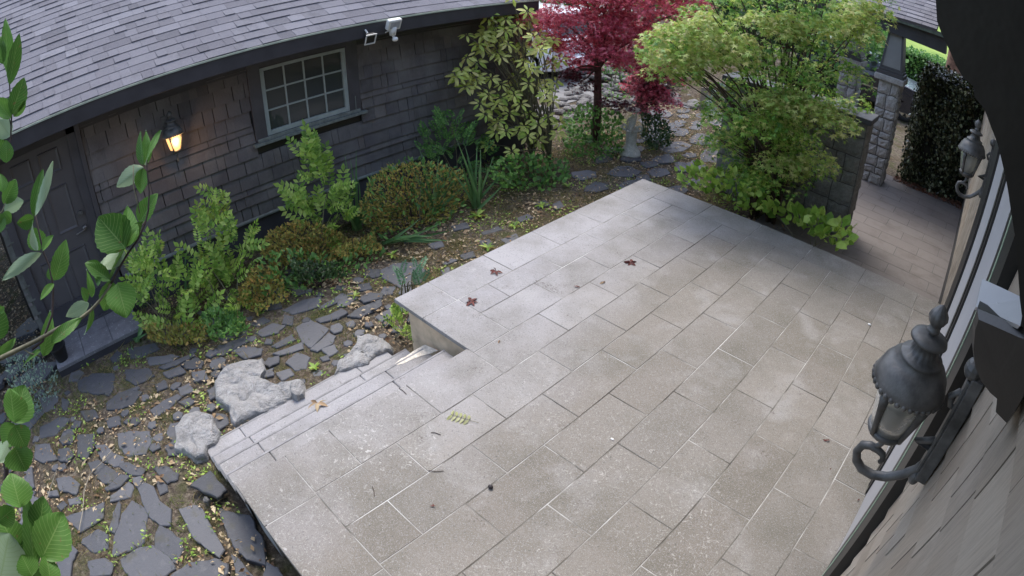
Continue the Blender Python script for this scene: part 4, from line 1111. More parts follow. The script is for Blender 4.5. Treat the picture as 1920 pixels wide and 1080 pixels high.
# figure: one body grown over a skeleton
fb = bpy.data.meshes.new('figure'); sk = [((0, 0, .42), .06), ((0, 0, .50), .052), ((.005, 0, .57), .045), ((.005, -.005, .615), .022), ((.01, -.012, .655), .034), ((.05, -.01, .575), .022), ((.075, -.02, .63), .016), ((.06, -.02, .69), .013), ((-.045, .0, .575), .022), ((-.075, -.03, .53), .016), ((-.05, -.06, .49), .014), ((.03, -.06, .45), .03), ((-.035, -.055, .44), .03)]
fb.from_pydata([tuple(S0 + Vector(p)) for p, r in sk], [(0, 1), (1, 2), (2, 3), (3, 4), (2, 5), (5, 6), (6, 7), (2, 8), (8, 9), (9, 10), (0, 11), (0, 12)], [])
fb.materials.append(M['statue']); fo = link('figure', fb, sta)
m = fo.modifiers.new('s', 'SKIN')
for i, (p, r) in enumerate(sk): fb.skin_vertices[0].data[i].radius = (r, r)
fb.skin_vertices[0].data[0].use_root = True
fo.modifiers.new('ss', 'SUBSURF').levels = 2; fo.modifiers['ss'].render_levels = 2
MB().lathe([(.03, .695), (.10, .705), (.13, .725), (.125, .735), (.05, .722), (.01, .72)], S0 + Vector((.0, -.01, 0)), 16).build('dish', M['statue'], sta, smooth=True)

# ================================================================== VEHICLES
def vehicle(name, xr, yn, L, W, H, paint, label, face=1, wheelx=(.17, .80), rw=.33):
    """xr: x of the rear end, body runs along -X (face=-1) or +X (face=1) from it; yn near side"""
    X = lambda u: xr + face * u * L
    root = empty(name, (X(.5), yn + W / 2, 0), label, 'car')
    prof = [(0, .30), (.0, .62), (.012, .92), (.03, 1.0), (.05, 1.02), (.09, H - .10), (.13, H - .02), (.30, H), (.50, H - .02), (.58, H - .10), (.70, 1.02), (.76, .98), (.93, .86), (.985, .72), (1.0, .5), (.99, .30), (.90, .22), (.10, .22)]
    secs = []
    for dy, ins in ((0, .05), (.05, .0), (W - .05, 0), (W, .05)):
        row = []
        for u, z in prof:
            up_ = max(0, (z - 1.0) / max(.1, H - 1.0)) * .20
            side = -1 if dy < W / 2 else 1
            row.append((X(min(1 - ins * .3, max(ins * .3, u))), yn + dy - side * up_ * 1.0 - 0, z - (ins if z > .9 else 0) * .6))
        secs.append(row)
    b = MB(); n = len(prof); vs = [v for r in secs for v in r]; fs = []
    for i in range(3):
        for k in range(n): fs.append((i * n + k, i * n + (k + 1) % n, (i + 1) * n + (k + 1) % n, (i + 1) * n + k))
    fs += [tuple(range(n))[::-1], tuple(range(3 * n, 4 * n))]
    body = b.add(vs, fs).build('body', paint, root, smooth=False, bevel=.02)
    def sidey(z): return max(0, (z - 1.0) / max(.1, H - 1.0)) * .20
    for (u0, u1, ut0, ut1) in ((.10, .24, .125, .245), (.26, .41, .26, .41), (.43, .66, .43, .575)):
        z0, z1 = 1.03, H - .10
        for sgn, y in ((-1, yn), (1, yn + W)):
            q = [(X(u0), y - sgn * (sidey(z0)) + sgn * .012, z0), (X(u1), y - sgn * sidey(z0) + sgn * .012, z0), (X(ut1), y - sgn * sidey(z1) + sgn * .012, z1), (X(ut0), y - sgn * sidey(z1) + sgn * .012, z1)]
            MB().prism(q, (0, -sgn * .02, 0)).build('side_window', M['glass'], body)
    MB().hexa([(X(.048) - face * .02, yn + .2, 1.05), (X(.048) - face * .02, yn + W - .2, 1.05), (X(.055), yn + W - .2, 1.05), (X(.055), yn + .2, 1.05), (X(.092) - face * .03, yn + .3, H - .12), (X(.092) - face * .03, yn + W - .3, H - .12), (X(.10), yn + W - .3, H - .12), (X(.10), yn + .3, H - .12)]).build('rear_window', M['glass'], body)
    for y in (yn + .04, yn + W - .30):
        q = [(X(-.004), y, .74), (X(-.004), y + .26, .80), (X(-.002), y + .26, .98), (X(.0), y + .0, 1.0)]
        MB().prism(q, (face * .06, 0, 0)).build('tail_light', M['redlight'], body)
        MB().box((min(X(.975), X(1.002)), y, .64), (max(X(.975), X(1.002)), y + .26, .78)).build('headlight', M['chrome'], body)
    MB().prism([(X(.0), yn - .006, .76), (X(.055), yn - .006, .90), (X(.045), yn - .006, 1.0), (X(.006), yn - .006, .97)], (0, .02, 0)).build('tail_light', M['redlight'], body)
    MB().box((min(X(-.02), X(.03)), yn + .02, .34), (max(X(-.02), X(.03)), yn + W - .02, .58)).build('bumper', paint, root, bevel=.03)
    MB().box((min(X(.20), X(.72)), yn - .012, .60), (max(X(.20), X(.72)), yn + .005, .64)).build('side_moulding', M['chrome'], root)
    for s in (.42,):
        MB().box((min(X(s), X(s + .035)), yn - .03, .88), (max(X(s), X(s + .035)), yn, .91)).build('door_handle', M['chrome'], body)
    MB().sphere((X(.66), yn - .12, 1.06), (.09, .10, .07)).build('wing_mirror', paint, body, smooth=True)
    for u in wheelx:
        for y, sg in ((yn + .10, -1), (yn + W - .10, 1)):
            cx = X(u); ty = MB()
            ring = [(rw * .62, -.10), (rw * .93, -.10), (rw, -.06), (rw, .06), (rw * .93, .10), (rw * .62, .10)]
            vs = []; fs = []; N = 28
            for (r, d) in ring:
                for k in range(N): a = 2 * math.pi * k / N; vs.append((cx + r * math.cos(a), y + d, rw + r * math.sin(a)))
            for i in range(len(ring)):
                for k in range(N):
                    j = (i + 1) % len(ring); fs.append((i * N + k, i * N + (k + 1) % N, j * N + (k + 1) % N, j * N + k))
            wh = ty.add(vs, fs).build('wheel', M['rubber'], root, smooth=True)
            rm = MB()
            for k in range(5):
                a = 2 * math.pi * k / 5 + .3; dx, dz = math.cos(a), math.sin(a); px_, pz_ = -dz, dx; w0, w1 = .045, .07
                yy = y + sg * .095
                rm.hexa([(cx + px_ * w0, yy, rw + pz_ * w0), (cx - px_ * w0, yy, rw - pz_ * w0), (cx - px_ * w0, yy - sg * .03, rw - pz_ * w0), (cx + px_ * w0, yy - sg * .03, rw + pz_ * w0),
                         (cx + dx * rw * .63 + px_ * w1, yy, rw + dz * rw * .63 + pz_ * w1), (cx + dx * rw * .63 - px_ * w1, yy, rw + dz * rw * .63 - pz_ * w1), (cx + dx * rw * .63 - px_ * w1, yy - sg * .03, rw + dz * rw * .63 - pz_ * w1), (cx + dx * rw * .63 + px_ * w1, yy - sg * .03, rw + dz * rw * .63 + pz_ * w1)])
            N = 24; vs = []; fs = []
            for (r, d) in ((rw * .60, .02), (rw * .66, .02), (rw * .66, .10), (rw * .60, .10)):
                for k in range(N): a = 2 * math.pi * k / N; vs.append((cx + r * math.cos(a), y + sg * d, rw + r * math.sin(a)))
            for i in range(4):
                for k in range(N): j = (i + 1) % 4; fs.append((i * N + k, i * N + (k + 1) % N, j * N + (k + 1) % N, j * N + k))
            rm.add(vs, fs); rm.build('rim', M['chrome'], wh)
            MB().tube([(cx, y - .08, rw), (cx, y + .02 * sg, rw)], rw * .6, 20).build('brake_disc', M['black'], wh)
    return root
vehicle('parked_car', -8.35, 9.75, 4.6, 1.8, 1.62, M['carwhite'], 'white car with a triangular red tail light, seen through the rhododendron', -1)
vehicle('parked_car', -5.6, 15.9, 4.6, 1.8, 1.55, M['cardark'], 'dark car with a silver spoked wheel, seen between the porch pier and the hedge', 1, (.17, .835), .34)

# ================================================================== FOLIAGE
def inpoly(P, pts):
    P = np.asarray(P, float); x, y = pts[:, 0], pts[:, 1]; c = np.zeros(len(pts), bool); j = len(P) - 1
    for i in range(len(P)):
        xi, yi = P[i]; xj, yj = P[j]
        c ^= ((yi > y) != (yj > y)) & (x < (xj - xi) * (y - yi) / (yj - yi + 1e-12) + xi); j = i
    return c
def samp(poly, n):
    P = np.asarray(poly, float); lo, hi = P.min(0), P.max(0); out = np.zeros((0, 2))
    while len(out) < n:
        q = rng.uniform(lo, hi, (n * 3, 2)); out = np.concatenate([out, q[inpoly(P, q)]])
    return out[:n]
def rdir(n): return unit(rng.normal(size=(n, 3)))
def foliage(name, T, pos, axis, up, sc, mat, parent=None, **k):
    V, F = scatter(T, pos, axis, up, sc); return props(link(name, np_mesh(name, V, F, mat), parent), **k)
def sprays(centres, radius, per, size, flat=.25, sag=.5, T=None):
    """flat drooping fans of leaves around each centre"""
    n = len(centres); c = np.repeat(np.asarray(centres), per, 0); R = np.repeat(np.broadcast_to(radius, (n,)), per)
    a = rng.uniform(0, 2 * np.pi, n * per); r = np.sqrt(rng.uniform(0, 1, n * per)) * R
    off = np.stack([np.cos(a) * r, np.sin(a) * r, rng.normal(0, flat, n * per) * R - sag * r * r / R], -1)
    out = np.stack([np.cos(a), np.sin(a), -.35 - .3 * rng.random(n * per)], -1) + rng.normal(0, .45, (n * per, 3))
    up = np.tile([0, 0, 1.], (n * per, 1)) + rng.normal(0, .35, (n * per, 3)) + out * .3
    return c + off, out, up, size * rng.uniform(.65, 1.25, n * per)
TM = T_maple(); TM7 = T_maple(5, .30, 2.1); TL = T_leaf(.45, 3, .15, .2); TR = T_leaf(.75, 3, .12, .15, .7); TP = T_pinnate(5); TB = T_blade(); TS = T_leaf(.5, 2, .2, .1)
def branchy(b, base, tips, r0=.03, r1=.004, hub=.45, wob=.05, rfix=None):
    for tp in tips:
        p0 = Vector(base); p3 = Vector(tp); d = p3 - p0
        m1 = p0 + Vector((d.x * .15, d.y * .15, d.z * hub)) + Vector(rng.normal(0, wob, 3)); m2 = p0 + Vector((d.x * .6, d.y * .6, d.z * .8)) + Vector(rng.normal(0, wob, 3))
        pts = []
        for i in range(9):
            t = i / 8; pts.append(p0 * (1 - t) ** 3 + m1 * 3 * t * (1 - t) ** 2 + m2 * 3 * t * t * (1 - t) + p3 * t ** 3)
        b.tube(pts, [r0 + (r1 - r0) * (i / 8) ** .7 for i in range(9)], 6)

# --- green Japanese maple in front of the stone wall
gb = Vector((-2.25, 6.75, 0))
gm = empty('green_maple', gb, 'green Japanese maple with lime tips, in front of the low stone wall', 'tree')
polyG = [(1225,70),(1262,40),(1300,10),(1330,-120),(1690,-120),(1650,40),(1628,75),(1600,70),(1575,110),(1600,125),(1622,160),(1618,200),(1590,225),(1540,225),(1480,215),(1440,260),(1330,240),(1330,190),(1290,150),(1240,130)]
def crown(poly, n, t0, t1, jit=.0):
    px = samp(poly, n); return np.array([tuple(on_t(x, y, random.uniform(t0, t1))) for x, y in px])
C1 = crown(polyG, 100, 5.9, 7.9)
C2 = crown([(1330,225),(1430,260),(1470,225),(1520,250),(1530,290),(1500,330),(1470,350),(1400,345),(1340,290)], 32, 6.4, 7.8)
CL = np.concatenate([crown([(1225,70),(1262,40),(1320,15),(1400,60),(1400,110),(1330,110),(1290,150),(1240,130)], 32, 5.9, 7.0), crown([(1440,170),(1500,160),(1560,185),(1605,225),(1530,228),(1450,215)], 14, 5.9, 6.3), crown([(1400,20),(1640,0),(1650,60),(1560,50),(1450,60)], 22, 5.9, 6.6), crown([(1450,260),(1540,270),(1545,300),(1460,300)], 6, 6.2, 6.5)])
p, a, u, s = sprays(C1, .27, 95, .050, .16, .5)
foliage('crown', TM, p, a, u, s, M['lf_maple'], gm)
p, a, u, s = sprays(C2, .22, 75, .044, .16, .5)
foliage('lower_crown', TM, p, a, u, s, M['lf_maple'], gm)
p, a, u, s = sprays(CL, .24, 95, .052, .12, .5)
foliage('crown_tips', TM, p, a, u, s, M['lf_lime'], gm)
b = MB()
for k in range(6):
    bb = gb + Vector((random.uniform(-.22, .22), random.uniform(-.15, .15), 0))
    ids = rng.choice(len(C1), 9)
    branchy(b, bb, [C1[i] for i in ids], .024, .005, .7, .06)
for k in range(3):
    branchy(b, gb + Vector((random.uniform(-.2, .2), 0, 0)), [C2[i] for i in rng.choice(len(C2), 6)] + [CL[i] for i in rng.choice(len(CL), 5)], .018, .004, .8, .05)
b.build('trunk', M['bark'], gm, smooth=True)
# --- red Japanese maple
rbp = Vector((-5.45, 7.35, 0))
rm_ = empty('red_maple', rbp, 'crimson Japanese maple with a slim trunk behind the statue', 'tree')
R1 = crown([(1015,-90),(1320,-90),(1300,30),(1270,70),(1230,80),(1225,105),(1180,112),(1120,98),(1090,125),(1060,118),(1025,80),(1000,50)], 145, 8.0, 9.8)
R2 = crown([(1190,90),(1240,70),(1262,110),(1262,160),(1215,205),(1195,160)], 34, 9.2, 10.2)
R3 = np.concatenate([crown([(1050,125),(1110,140),(1120,170),(1080,160)], 5, 8.8, 9.4), crown([(1120,188),(1165,182),(1205,200),(1195,196),(1150,192)], 4, 8.4, 8.9)])
p, a, u, s = sprays(np.concatenate([R1, R2[:22]]), .28, 120, .052, .14, .45); foliage('crown', TM7, p, a, u, s, M['lf_red'], rm_)
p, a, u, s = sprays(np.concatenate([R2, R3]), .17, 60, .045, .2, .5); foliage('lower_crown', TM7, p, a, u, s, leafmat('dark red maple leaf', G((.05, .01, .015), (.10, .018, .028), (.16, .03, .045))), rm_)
b = MB(); b.tube([rbp, rbp + Vector((0, .02, .6)), rbp + Vector((-.03, .02, 1.3)), rbp + Vector((.06, .05, 1.9))], [.085, .065, .055, .045], 10)
branchy(b, rbp + Vector((-.02, .02, 1.2)), [R1[i] for i in rng.choice(len(R1), 16)] + [R3[i] for i in range(5)], .035, .006, .4, .06)
b.build('trunk', M['bark_red'], rm_, smooth=True)
tb_ = Vector((-5.95, 9.45, 0))
t2 = empty('purple_plum_tree', tb_, 'thick reddish brown trunk with dark red leaves, between the statue and the slate path', 'tree')
b = MB(); b.tube([tb_, tb_ + Vector((.0, .03, 1.2)), tb_ + Vector((.03, .05, 2.6)), tb_ + Vector((.1, .0, 4.2))], [.13, .105, .10, .08], 12)
branchy(b, tb_ + Vector((0, .03, 1.6)), [R2[i] for i in range(8)], .03, .006, .4, .06); b.build('trunk', M['bark_red'], t2, smooth=True)
R4 = np.array([tuple(tb_ + Vector((random.uniform(-1.3, 1.3), random.uniform(-1.2, 1.2), random.uniform(3.3, 4.6)))) for _ in range(40)])
p, a, u, s = sprays(R4, .35, 60, .06, .3, .5); foliage('crown', TM7, p, a, u, s, M['lf_red'], t2)

# --- rhododendron: rosettes of long leaves
rh = empty('rhododendron', (-5.5, 5.95, 0), 'tall leggy rhododendron with yellow green leaf rosettes near the garage corner', 'shrub')
ros = [(860 + x * .1852, y * .1852) for x, y in [(450,130),(540,90),(720,200),(600,260),(330,330),(430,400),(760,370),(190,440),(500,440),(80,580),(190,620),(430,570),(560,520),(830,500),(940,640),(750,700),(590,760),(170,790),(330,790),(430,850),(560,850),(920,900),(780,850),(280,960),(560,960),(230,350),(80,350),(30,700),(930,480),(1030,600),(650,180),(380,260),(120,720),(660,620)]]
ros += [(640 + x / 3, y / 3) for x, y in [(850,610),(870,740),(960,530),(880,680),(1110,700),(1230,690),(1215,750),(960,850),(830,810),(1060,640),(1000,600),(830,530),(760,430),(640,425),(1150,530)]]
ros += [tuple(q) for q in samp([(850,130),(905,60),(1040,70),(1060,180),(1010,270),(930,250),(880,190)], 34)] + [tuple(q) for q in samp([(900,20),(960,-10),(1010,20),(1040,90),(930,110),(880,90)], 20)]
RP = []; Ax = []; Up = []; Sc = []; tips = []
for k, (x, y) in enumerate(ros):
    d = sight(x, y); t = min(random.uniform(7.6, 8.5), 5.62 / abs(d.x)); c = Vector((d.x * t, d.y * t, CAMZ + d.z * t)); c.z = max(c.z, .25); tips.append(c)
    n = random.choice((6, 6, 7, 7)); a0 = random.random() * 6; tilt = Vector((random.uniform(.2, .9), random.uniform(-.9, -.2), .8)).normalized()
    for i in range(n):
        a = a0 + 2 * math.pi * i / n; o = Vector((math.cos(a), math.sin(a), 0)); o = (o - tilt * o.dot(tilt)).normalized() * 1.0 - tilt * random.uniform(.05, .55)
        RP.append(c + o * .018); Ax.append(o); Up.append(tilt + o * .3); Sc.append(random.uniform(.095, .14) * (1.35 if (k == 34) else 1))
TRh = T_leaf(.36, 4, .25, .12, 1.0)
for i in range(len(RP)):
    if i >= 300: break
    V, F = scatter(TRh, np.array([RP[i]]), np.array([Ax[i]]), np.array([Up[i]]), np.array([Sc[i]])); link('leaf', np_mesh('leaf', V, F, M['lf_rhodo']), rh)
if len(RP) > 300: foliage('leaves', TRh, np.array(RP[300:]), np.array(Ax[300:]), np.array(Up[300:]), np.array(Sc[300:]), M['lf_rhodo'], rh, kind='stuff')
b = MB(); hubs = [Vector((-5.45, 5.9, 0)), Vector((-5.55, 6.0, 0)), Vector((-5.3, 6.1, 0))]
for i, tp in enumerate(tips): branchy(b, hubs[i % 3], [tp], .012, .004, .6, .04)
b.build('stem', M['twig'], rh, smooth=True)

# --- leafy shrubs and ground cover: foliage spread through the plant's own volume
def shrub(name, poly, n, bx, spread, T, size, mat, label, cat='shrub', plane='x', upright=.5, stems=6, base=None, twig='twig', group=None, floor=.03):
    px = samp(poly, n); pos = []
    for x, y in px:
        o = bx + random.uniform(-spread, spread)
        q = on_x(x, y, o) if plane == 'x' else on_y(x, y, o)
        if q.z < floor: q = on_z(x, y, random.uniform(floor, floor + .12))
        pos.append(q)
    c = sum(pos, Vector()) / n; root = empty(name, (c.x, c.y, 0), label, cat, group)
    P = np.array([tuple(q) for q in pos]); out = P - np.array([c.x, c.y, c.z - .5]); ax = unit(out) + rng.normal(0, .55, (n, 3)); ax[:, 2] += .1
    up = np.tile([0, 0, 1.], (n, 1)) + rng.normal(0, .5, (n, 3)) + ax * upright + (np.array([1.2, -.55, .3]) if T is TP else np.array([.5, -.3, .1]))
    foliage('foliage', T, P, ax, up, size * rng.uniform(.6, 1.3, n), mat, root)
    if stems:
        b = MB(); bs = base or Vector((c.x, c.y, 0))
        tips = [pos[i] for i in rng.choice(n, min(n, stems))]
        for tp in tips: branchy(b, (bs.x + random.uniform(-.08, .08), bs.y + random.uniform(-.1, .1), 0), [tp], .008, .002, .6, .02)
        b.build('stem', M[twig], root, smooth=True)
    return root
shrub('rowan_sapling', [(557,285),(600,272),(615,335),(650,365),(655,430),(610,445),(560,425),(556,385),(580,355),(563,310)], 72, -5.45, .16, TP, .25, M['lf_green'], 'tall bright green compound leaved sapling below the garage window', 'sapling', base=on_z(612, 480))
shrub('rowan_sapling', [(398,372),(428,365),(440,410),(470,445),(490,500),(485,560),(440,590),(400,560),(370,500),(368,420)], 84, -5.35, .2, TP, .22, M['lf_green'], 'compound leaved sapling reaching over the pale trim, between the door step and ochre bush', 'sapling', base=on_z(430, 585))
shrub('rowan_sapling', [(262,480),(300,465),(325,505),(385,540),(385,590),(350,622),(290,625),(262,580),(248,520)], 84, -5.25, .2, TP, .22, M['lf_green'], 'bushy light green sapling right beside the garage door step', 'sapling', base=on_z(320, 625))
shrub('leafy_shrub', [(788,262),(815,225),(855,212),(880,235),(905,270),(925,305),(880,325),(800,300)], 100, -5.6, .2, TP, .15, M['lf_mid'], 'dark green leafy shrub against the garage wall left of the rhododendron stems')
shrub('ground_cover', [(925,305),(960,290),(1030,295),(1068,300),(1065,335),(1010,362),(940,352),(918,330)], 520, -4.95, .35, TR, .062, M['lf_mid'], 'mound of rounded mid green leaves under the rhododendron', 'plant', stems=0)
shrub('leafy_shrub', [(1058,215),(1100,195),(1165,215),(1168,285),(1120,300),(1060,290)], 1000, 7.4, .35, TR, .062, M['lf_mid'], 'low shrub of mid green leaves around the red maple trunk', plane='y')
shrub('leafy_shrub', [(1120,110),(1190,100),(1190,185),(1130,185)], 240, 10.6, .5, TL, .09, M['lf_mid'], 'loose green plants among the stones behind the red maple trunk', plane='y')
shrub('leafy_shrub', [(1205,215),(1235,215),(1262,250),(1255,275),(1215,280),(1203,255)], 650, 7.9, .3, TS, .07, M['lf_dark'], 'dark ferny plant right of the statue at the path edge', plane='y')
shrub('leafy_shrub', [(1330,165),(1375,160),(1420,190),(1420,235),(1360,240),(1325,215)], 260, 9.4, .4, TL, .11, M['lf_blue'], 'blue grey leaved shrub beside the wooden post', plane='y')
shrub('corner_shrub', [(1268,322),(1300,308),(1350,318),(1400,315),(1440,345),(1440,395),(1400,400),(1340,365),(1280,352)], 330, 6.15, .4, TR, .085, M['lf_green'], 'bright yellow green leafy plants just beyond the far left corner of the patio', 'plant', plane='y')
shrub('corner_shrub', [(1430,385),(1470,388),(1500,400),(1530,398),(1570,415),(1596,432),(1598,465),(1560,462),(1500,430),(1440,402)], 120, 5.95, .25, TR, .12, M['lf_green'], 'round leaved plants overhanging the patio edge below the stone wall', 'plant', plane='y')
shrub('pale_shrub', [(12,672),(60,662),(105,690),(110,740),(60,790),(15,760)], 700, -5.0, .2, TS, .035, M['lf_blue'], 'pale grey cushion plant left of the door step', 'plant', stems=0)
shrub('grey_fern', [(745,505),(775,500),(800,515),(790,540),(755,545)], 15, -3.5, .06, TP, .11, M['lf_fern'], 'small blue green fern against the left corner of the patio', 'fern', base=on_z(765, 560))
shrub('corner_weed', [(733,590),(760,575),(768,610),(780,640),(760,640),(740,615)], 26, -3.55, .1, TP, .11, M['lf_green'], 'weedy green leaves below the left patio corner', 'plant', base=on_z(760, 630))
def mound(poly, n, bx, label, mat='lf_spirea', size=.034, sp=.3):
    return shrub('ochre_bush', poly, int(n * 1.25), bx, sp, TS, size * 1.2, M[mat], label, 'bush', stems=14, twig='twig_dark')
mound([(488,470),(505,435),(560,415),(610,425),(655,450),(650,485),(580,500),(510,500)], 1900, -5.35, 'rounded ochre leaved bush under the tall sapling')
mound([(690,345),(730,310),(800,305),(870,320),(880,370),(840,410),(760,430),(700,440),(672,400)], 2600, -5.25, 'widest ochre and green bush, surrounding the sword leaved clumps')
shrub('leafy_shrub', [(690,345),(740,300),(800,300),(880,320),(885,380),(840,420),(760,450),(690,450),(665,400)], 420, -5.15, .3, TL, .065, M['lf_mid'], 'scattered green leaves growing through the widest ochre bush', 'plant', stems=8)
shrub('leafy_shrub', [(480,490),(520,470),(640,480),(700,450),(720,480),(640,520),(560,545),(490,560)], 380, -4.95, .2, TL, .06, M['lf_mid'], 'untidy green weeds along the front of the ochre bushes', 'plant', stems=0)
mound([(620,470),(700,440),(715,470),(650,490)], 500, -5.1, 'small rusty brown bush at the edge of the slate path')
mound([(480,500),(520,500),(540,560),(480,590),(440,560)], 700, -5.1, 'thin brownish bush right of the second sapling', 'lf_spirea', .04)
mound([(270,610),(390,610),(385,640),(330,650),(280,640)], 500, -5.05, 'low yellowing plants at the foot of the sapling by the door step', 'lf_yellow', .04)
mound([(390,575),(450,590),(470,620),(400,640),(380,610)], 420, -5.0, 'low olive green plants between the saplings and the slate path', 'lf_mid', .045)
mound([(540,490),(620,495),(650,520),(560,530)], 500, -4.9, 'low dark green plants in front of the rounded ochre bush', 'lf_dark', .045)

def clump(base, tips, label, w=.035, bend=.5):
    root = empty('iris_clump', base, label, 'plant'); root.location.z = 0
    for tx, ty, bx in tips:
        tp = on_x(tx, ty, base.x + bx); d = tp - base; L = d.length
        pos = np.array([[base.x + random.uniform(-.05, .05), base.y + random.uniform(-.06, .06), .0]]); d = np.array([tuple(tp)]) - pos
        up = np.array([[.8, -.3, .6]]) + rng.normal(0, .25, (1, 3)); T = T_blade(w / L, 7, bend * random.uniform(.2, 1))
        V, F = scatter(T, pos, d, up, np.array([np.linalg.norm(d) * 1.08])); link('leaf', np_mesh('leaf', V, F, M['lf_iris']), root)
    return root
clump(on_z(672, 432), [(652,300,.0),(660,310,.1),(640,340,-.1),(690,330,.1),(668,290,0),(700,350,.15),(648,360,.0),(682,345,.1),(635,370,.1),(697,375,.2)], 'sword leaved clump right of the tall sapling')
clump(on_z(812, 405), [(795,300,0),(805,290,.1),(820,300,0),(835,320,.1),(845,340,.1),(790,330,.1),(828,310,0),(780,325,0),(815,330,.1),(850,360,.2),(870,350,.2)], 'sword leaved clump rising from the widest ochre bush')
clump(on_z(893, 390), [(862,270,0),(880,285,0),(895,280,0),(905,290,.1),(915,310,.1),(925,300,.1),(870,310,.1),(885,300,0),(935,330,.2),(900,320,.1),(850,310,0),(940,350,.2)], 'sword leaved clump left of the mound under the rhododendron')
clump(on_z(722, 455), [(790,425,.5),(820,430,.55),(850,436,.6),(845,445,.6),(780,420,.3),(830,452,.6),(765,440,.4)], 'flattened sword leaves lying on the ground beside the slate path', bend=.9)
clump(on_z(525, 535), [(560,500,.1),(575,520,.3),(548,515,.2),(568,542,.4)], 'few thin arching sword leaves at the path edge below the ochre bush', .025)
clump(on_z(352, 540), [(345,470,0),(365,465,0),(375,460,0),(350,500,.1)], 'thin sword leaves in front of the foundation between two saplings', .03)
clump(on_z(255, 640), [(275,600,.1),(245,655,.3),(268,630,.2),(262,598,0)], 'loose sword leaves at the right end of the door step', .03)
clump(on_z(800, 375, 0), [(862,385,.5),(855,380,.4),(780,355,.1),(850,372,.3)], 'long green blades lying across the ochre bush', .03, .9)
# small weeds between the flags
TW = T_leaf(.34, 3, .15, .35)
for (x, y, n, s, lb) in [(895,405,11,.13,'largest light green weed rosette, below the flattened sword leaves'),(915,465,8,.09,'light green weed touching the left patio edge'),(735,478,9,.08,'yellow green weed rosette beside the big slate'),(1065,350,8,.09,'green weed near the far end of the left patio edge'),(965,425,7,.08,'small weed beside the upper patio edge'),(665,555,8,.07,'small weed on the slates left of the patio corner'),(1015,385,8,.09,'weed among the rusty leaves by the patio edge'),(590,690,10,.07,'leafy weed between the rocks and the big slate'),(690,760 if False else 735,1,.01,'')]:
    if n < 2: continue
    c = on_z(x, y, .02); root = empty('weed', c, lb, 'weed')
    for i in range(n):
        a = 2 * math.pi * i / n + random.random(); V, F = scatter(TW, np.array([tuple(c)]), np.array([[math.cos(a), math.sin(a), random.uniform(.3, .9)]]), np.array([[0, 0, 1.]]), np.array([s * random.uniform(.7, 1.2)]))
        link('leaf', np_mesh('leaf', V, F, M['lf_yellow'] if i % 4 == 0 else M['lf_green']), root)

# --- hedge at the right, far hedge, wooden post, background trees, rockery
hd_ = empty('ivy_hedge', (-.2, 11.2, 0), 'tall dark ivy hedge behind the porch floor', 'hedge')
HXa, HXb, HYa, HYb, HZ = -.98, 1.9, 10.62, 11.9, 2.0
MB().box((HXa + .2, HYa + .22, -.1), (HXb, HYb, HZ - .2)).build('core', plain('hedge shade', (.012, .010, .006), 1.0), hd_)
n = 15000; P = rng.uniform([HXa, HYa, .02], [HXb, HYa + .3, HZ], (n, 3)); P[:, 1] += .10 * np.sin(P[:, 0] * 7) + .1 * np.sin(P[:, 2] * 5 + P[:, 0] * 3)
ax = rng.normal(0, .5, (n, 3)); ax[:, 2] -= 1; up = rng.normal(0, .55, (n, 3)); up[:, 1] -= 1
Q = rng.uniform([HXa, HYa, HZ - .1], [HXb, HYb, HZ + .15], (5000, 3)); aq = rng.normal(0, 1, (5000, 3)); uq = rng.normal(0, .5, (5000, 3)); uq[:, 2] += 1
Q2 = rng.uniform([HXa - .12, HYa, .02], [HXa + .22, HYb, HZ], (3500, 3)); a2 = rng.normal(0, .5, (3500, 3)); a2[:, 2] -= 1; u2 = rng.normal(0, .5, (3500, 3)); u2[:, 0] -= 1
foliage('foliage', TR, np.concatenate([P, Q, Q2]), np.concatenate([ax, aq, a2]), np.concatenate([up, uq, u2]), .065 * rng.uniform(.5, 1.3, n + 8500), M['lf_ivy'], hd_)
fh = empty('far_hedge', (-4, 21, 0), 'long clipped bright green hedge beyond the dark car', 'hedge')
MB().box((-9, 20.2, -.1), (3, 21.4, 1.45)).build('core', plain('far hedge shade', (.03, .05, .015), 1.0), fh)
n = 9000; P = np.concatenate([rng.uniform([-9, 19.9, 0], [3, 20.3, 1.6], (n, 3)), rng.uniform([-9, 19.9, 1.4], [3, 21.6, 1.62], (4000, 3))])
foliage('foliage', TR, P, rdir(n + 4000), rdir(n + 4000) + np.array([0, -.8, .6]), .12 * rng.uniform(.5, 1.2, n + 4000), M['lf_mid'], fh)
tk = empty('cedar_trunk', (-.55, 14.6, 0), 'thick reddish brown trunk rising behind the ivy hedge', 'tree')
MB().tube([(-.55, 14.6, 0), (-.55, 14.6, 1.5), (-.52, 14.6, 3.2), (-.5, 14.6, 6)], [.32, .27, .25, .2], 14).build('trunk', plain('cedar bark', (.20, .11, .075), .95, var=.5, sc=9, bump=1), tk, smooth=True)
pp = on_z(1318, 207)
MB().hexa([pp + Vector(v) for v in ((-.07, -.06, -.1), (.07, -.06, -.1), (.07, .06, -.1), (-.07, .06, -.1), (-.065, -.055, .48), (.06, -.055, .50), (.06, .05, .50), (-.06, .05, .47))]).build('wooden_post', M['wood_post'], bevel=.01, label='short weathered wooden post beside the far slate path', cat='post')
rk = empty('dry_stone_bank', (-8, 11, 0), 'bank of pale rounded stones behind the maples', 'rockery')
from mathutils import noise as nz
cnt = 0; rest = MB(); allst = []
for i in range(520):
    x, y = random.uniform(-9.4, -6.3), random.uniform(7.2, 13.5)
    if y < 9.2 and x < -7.4: continue
    z = .02 + max(0, (y - 10.2)) * .30; r = random.uniform(.07, .19); allst.append((Vector((x, y, z)), r * .8))
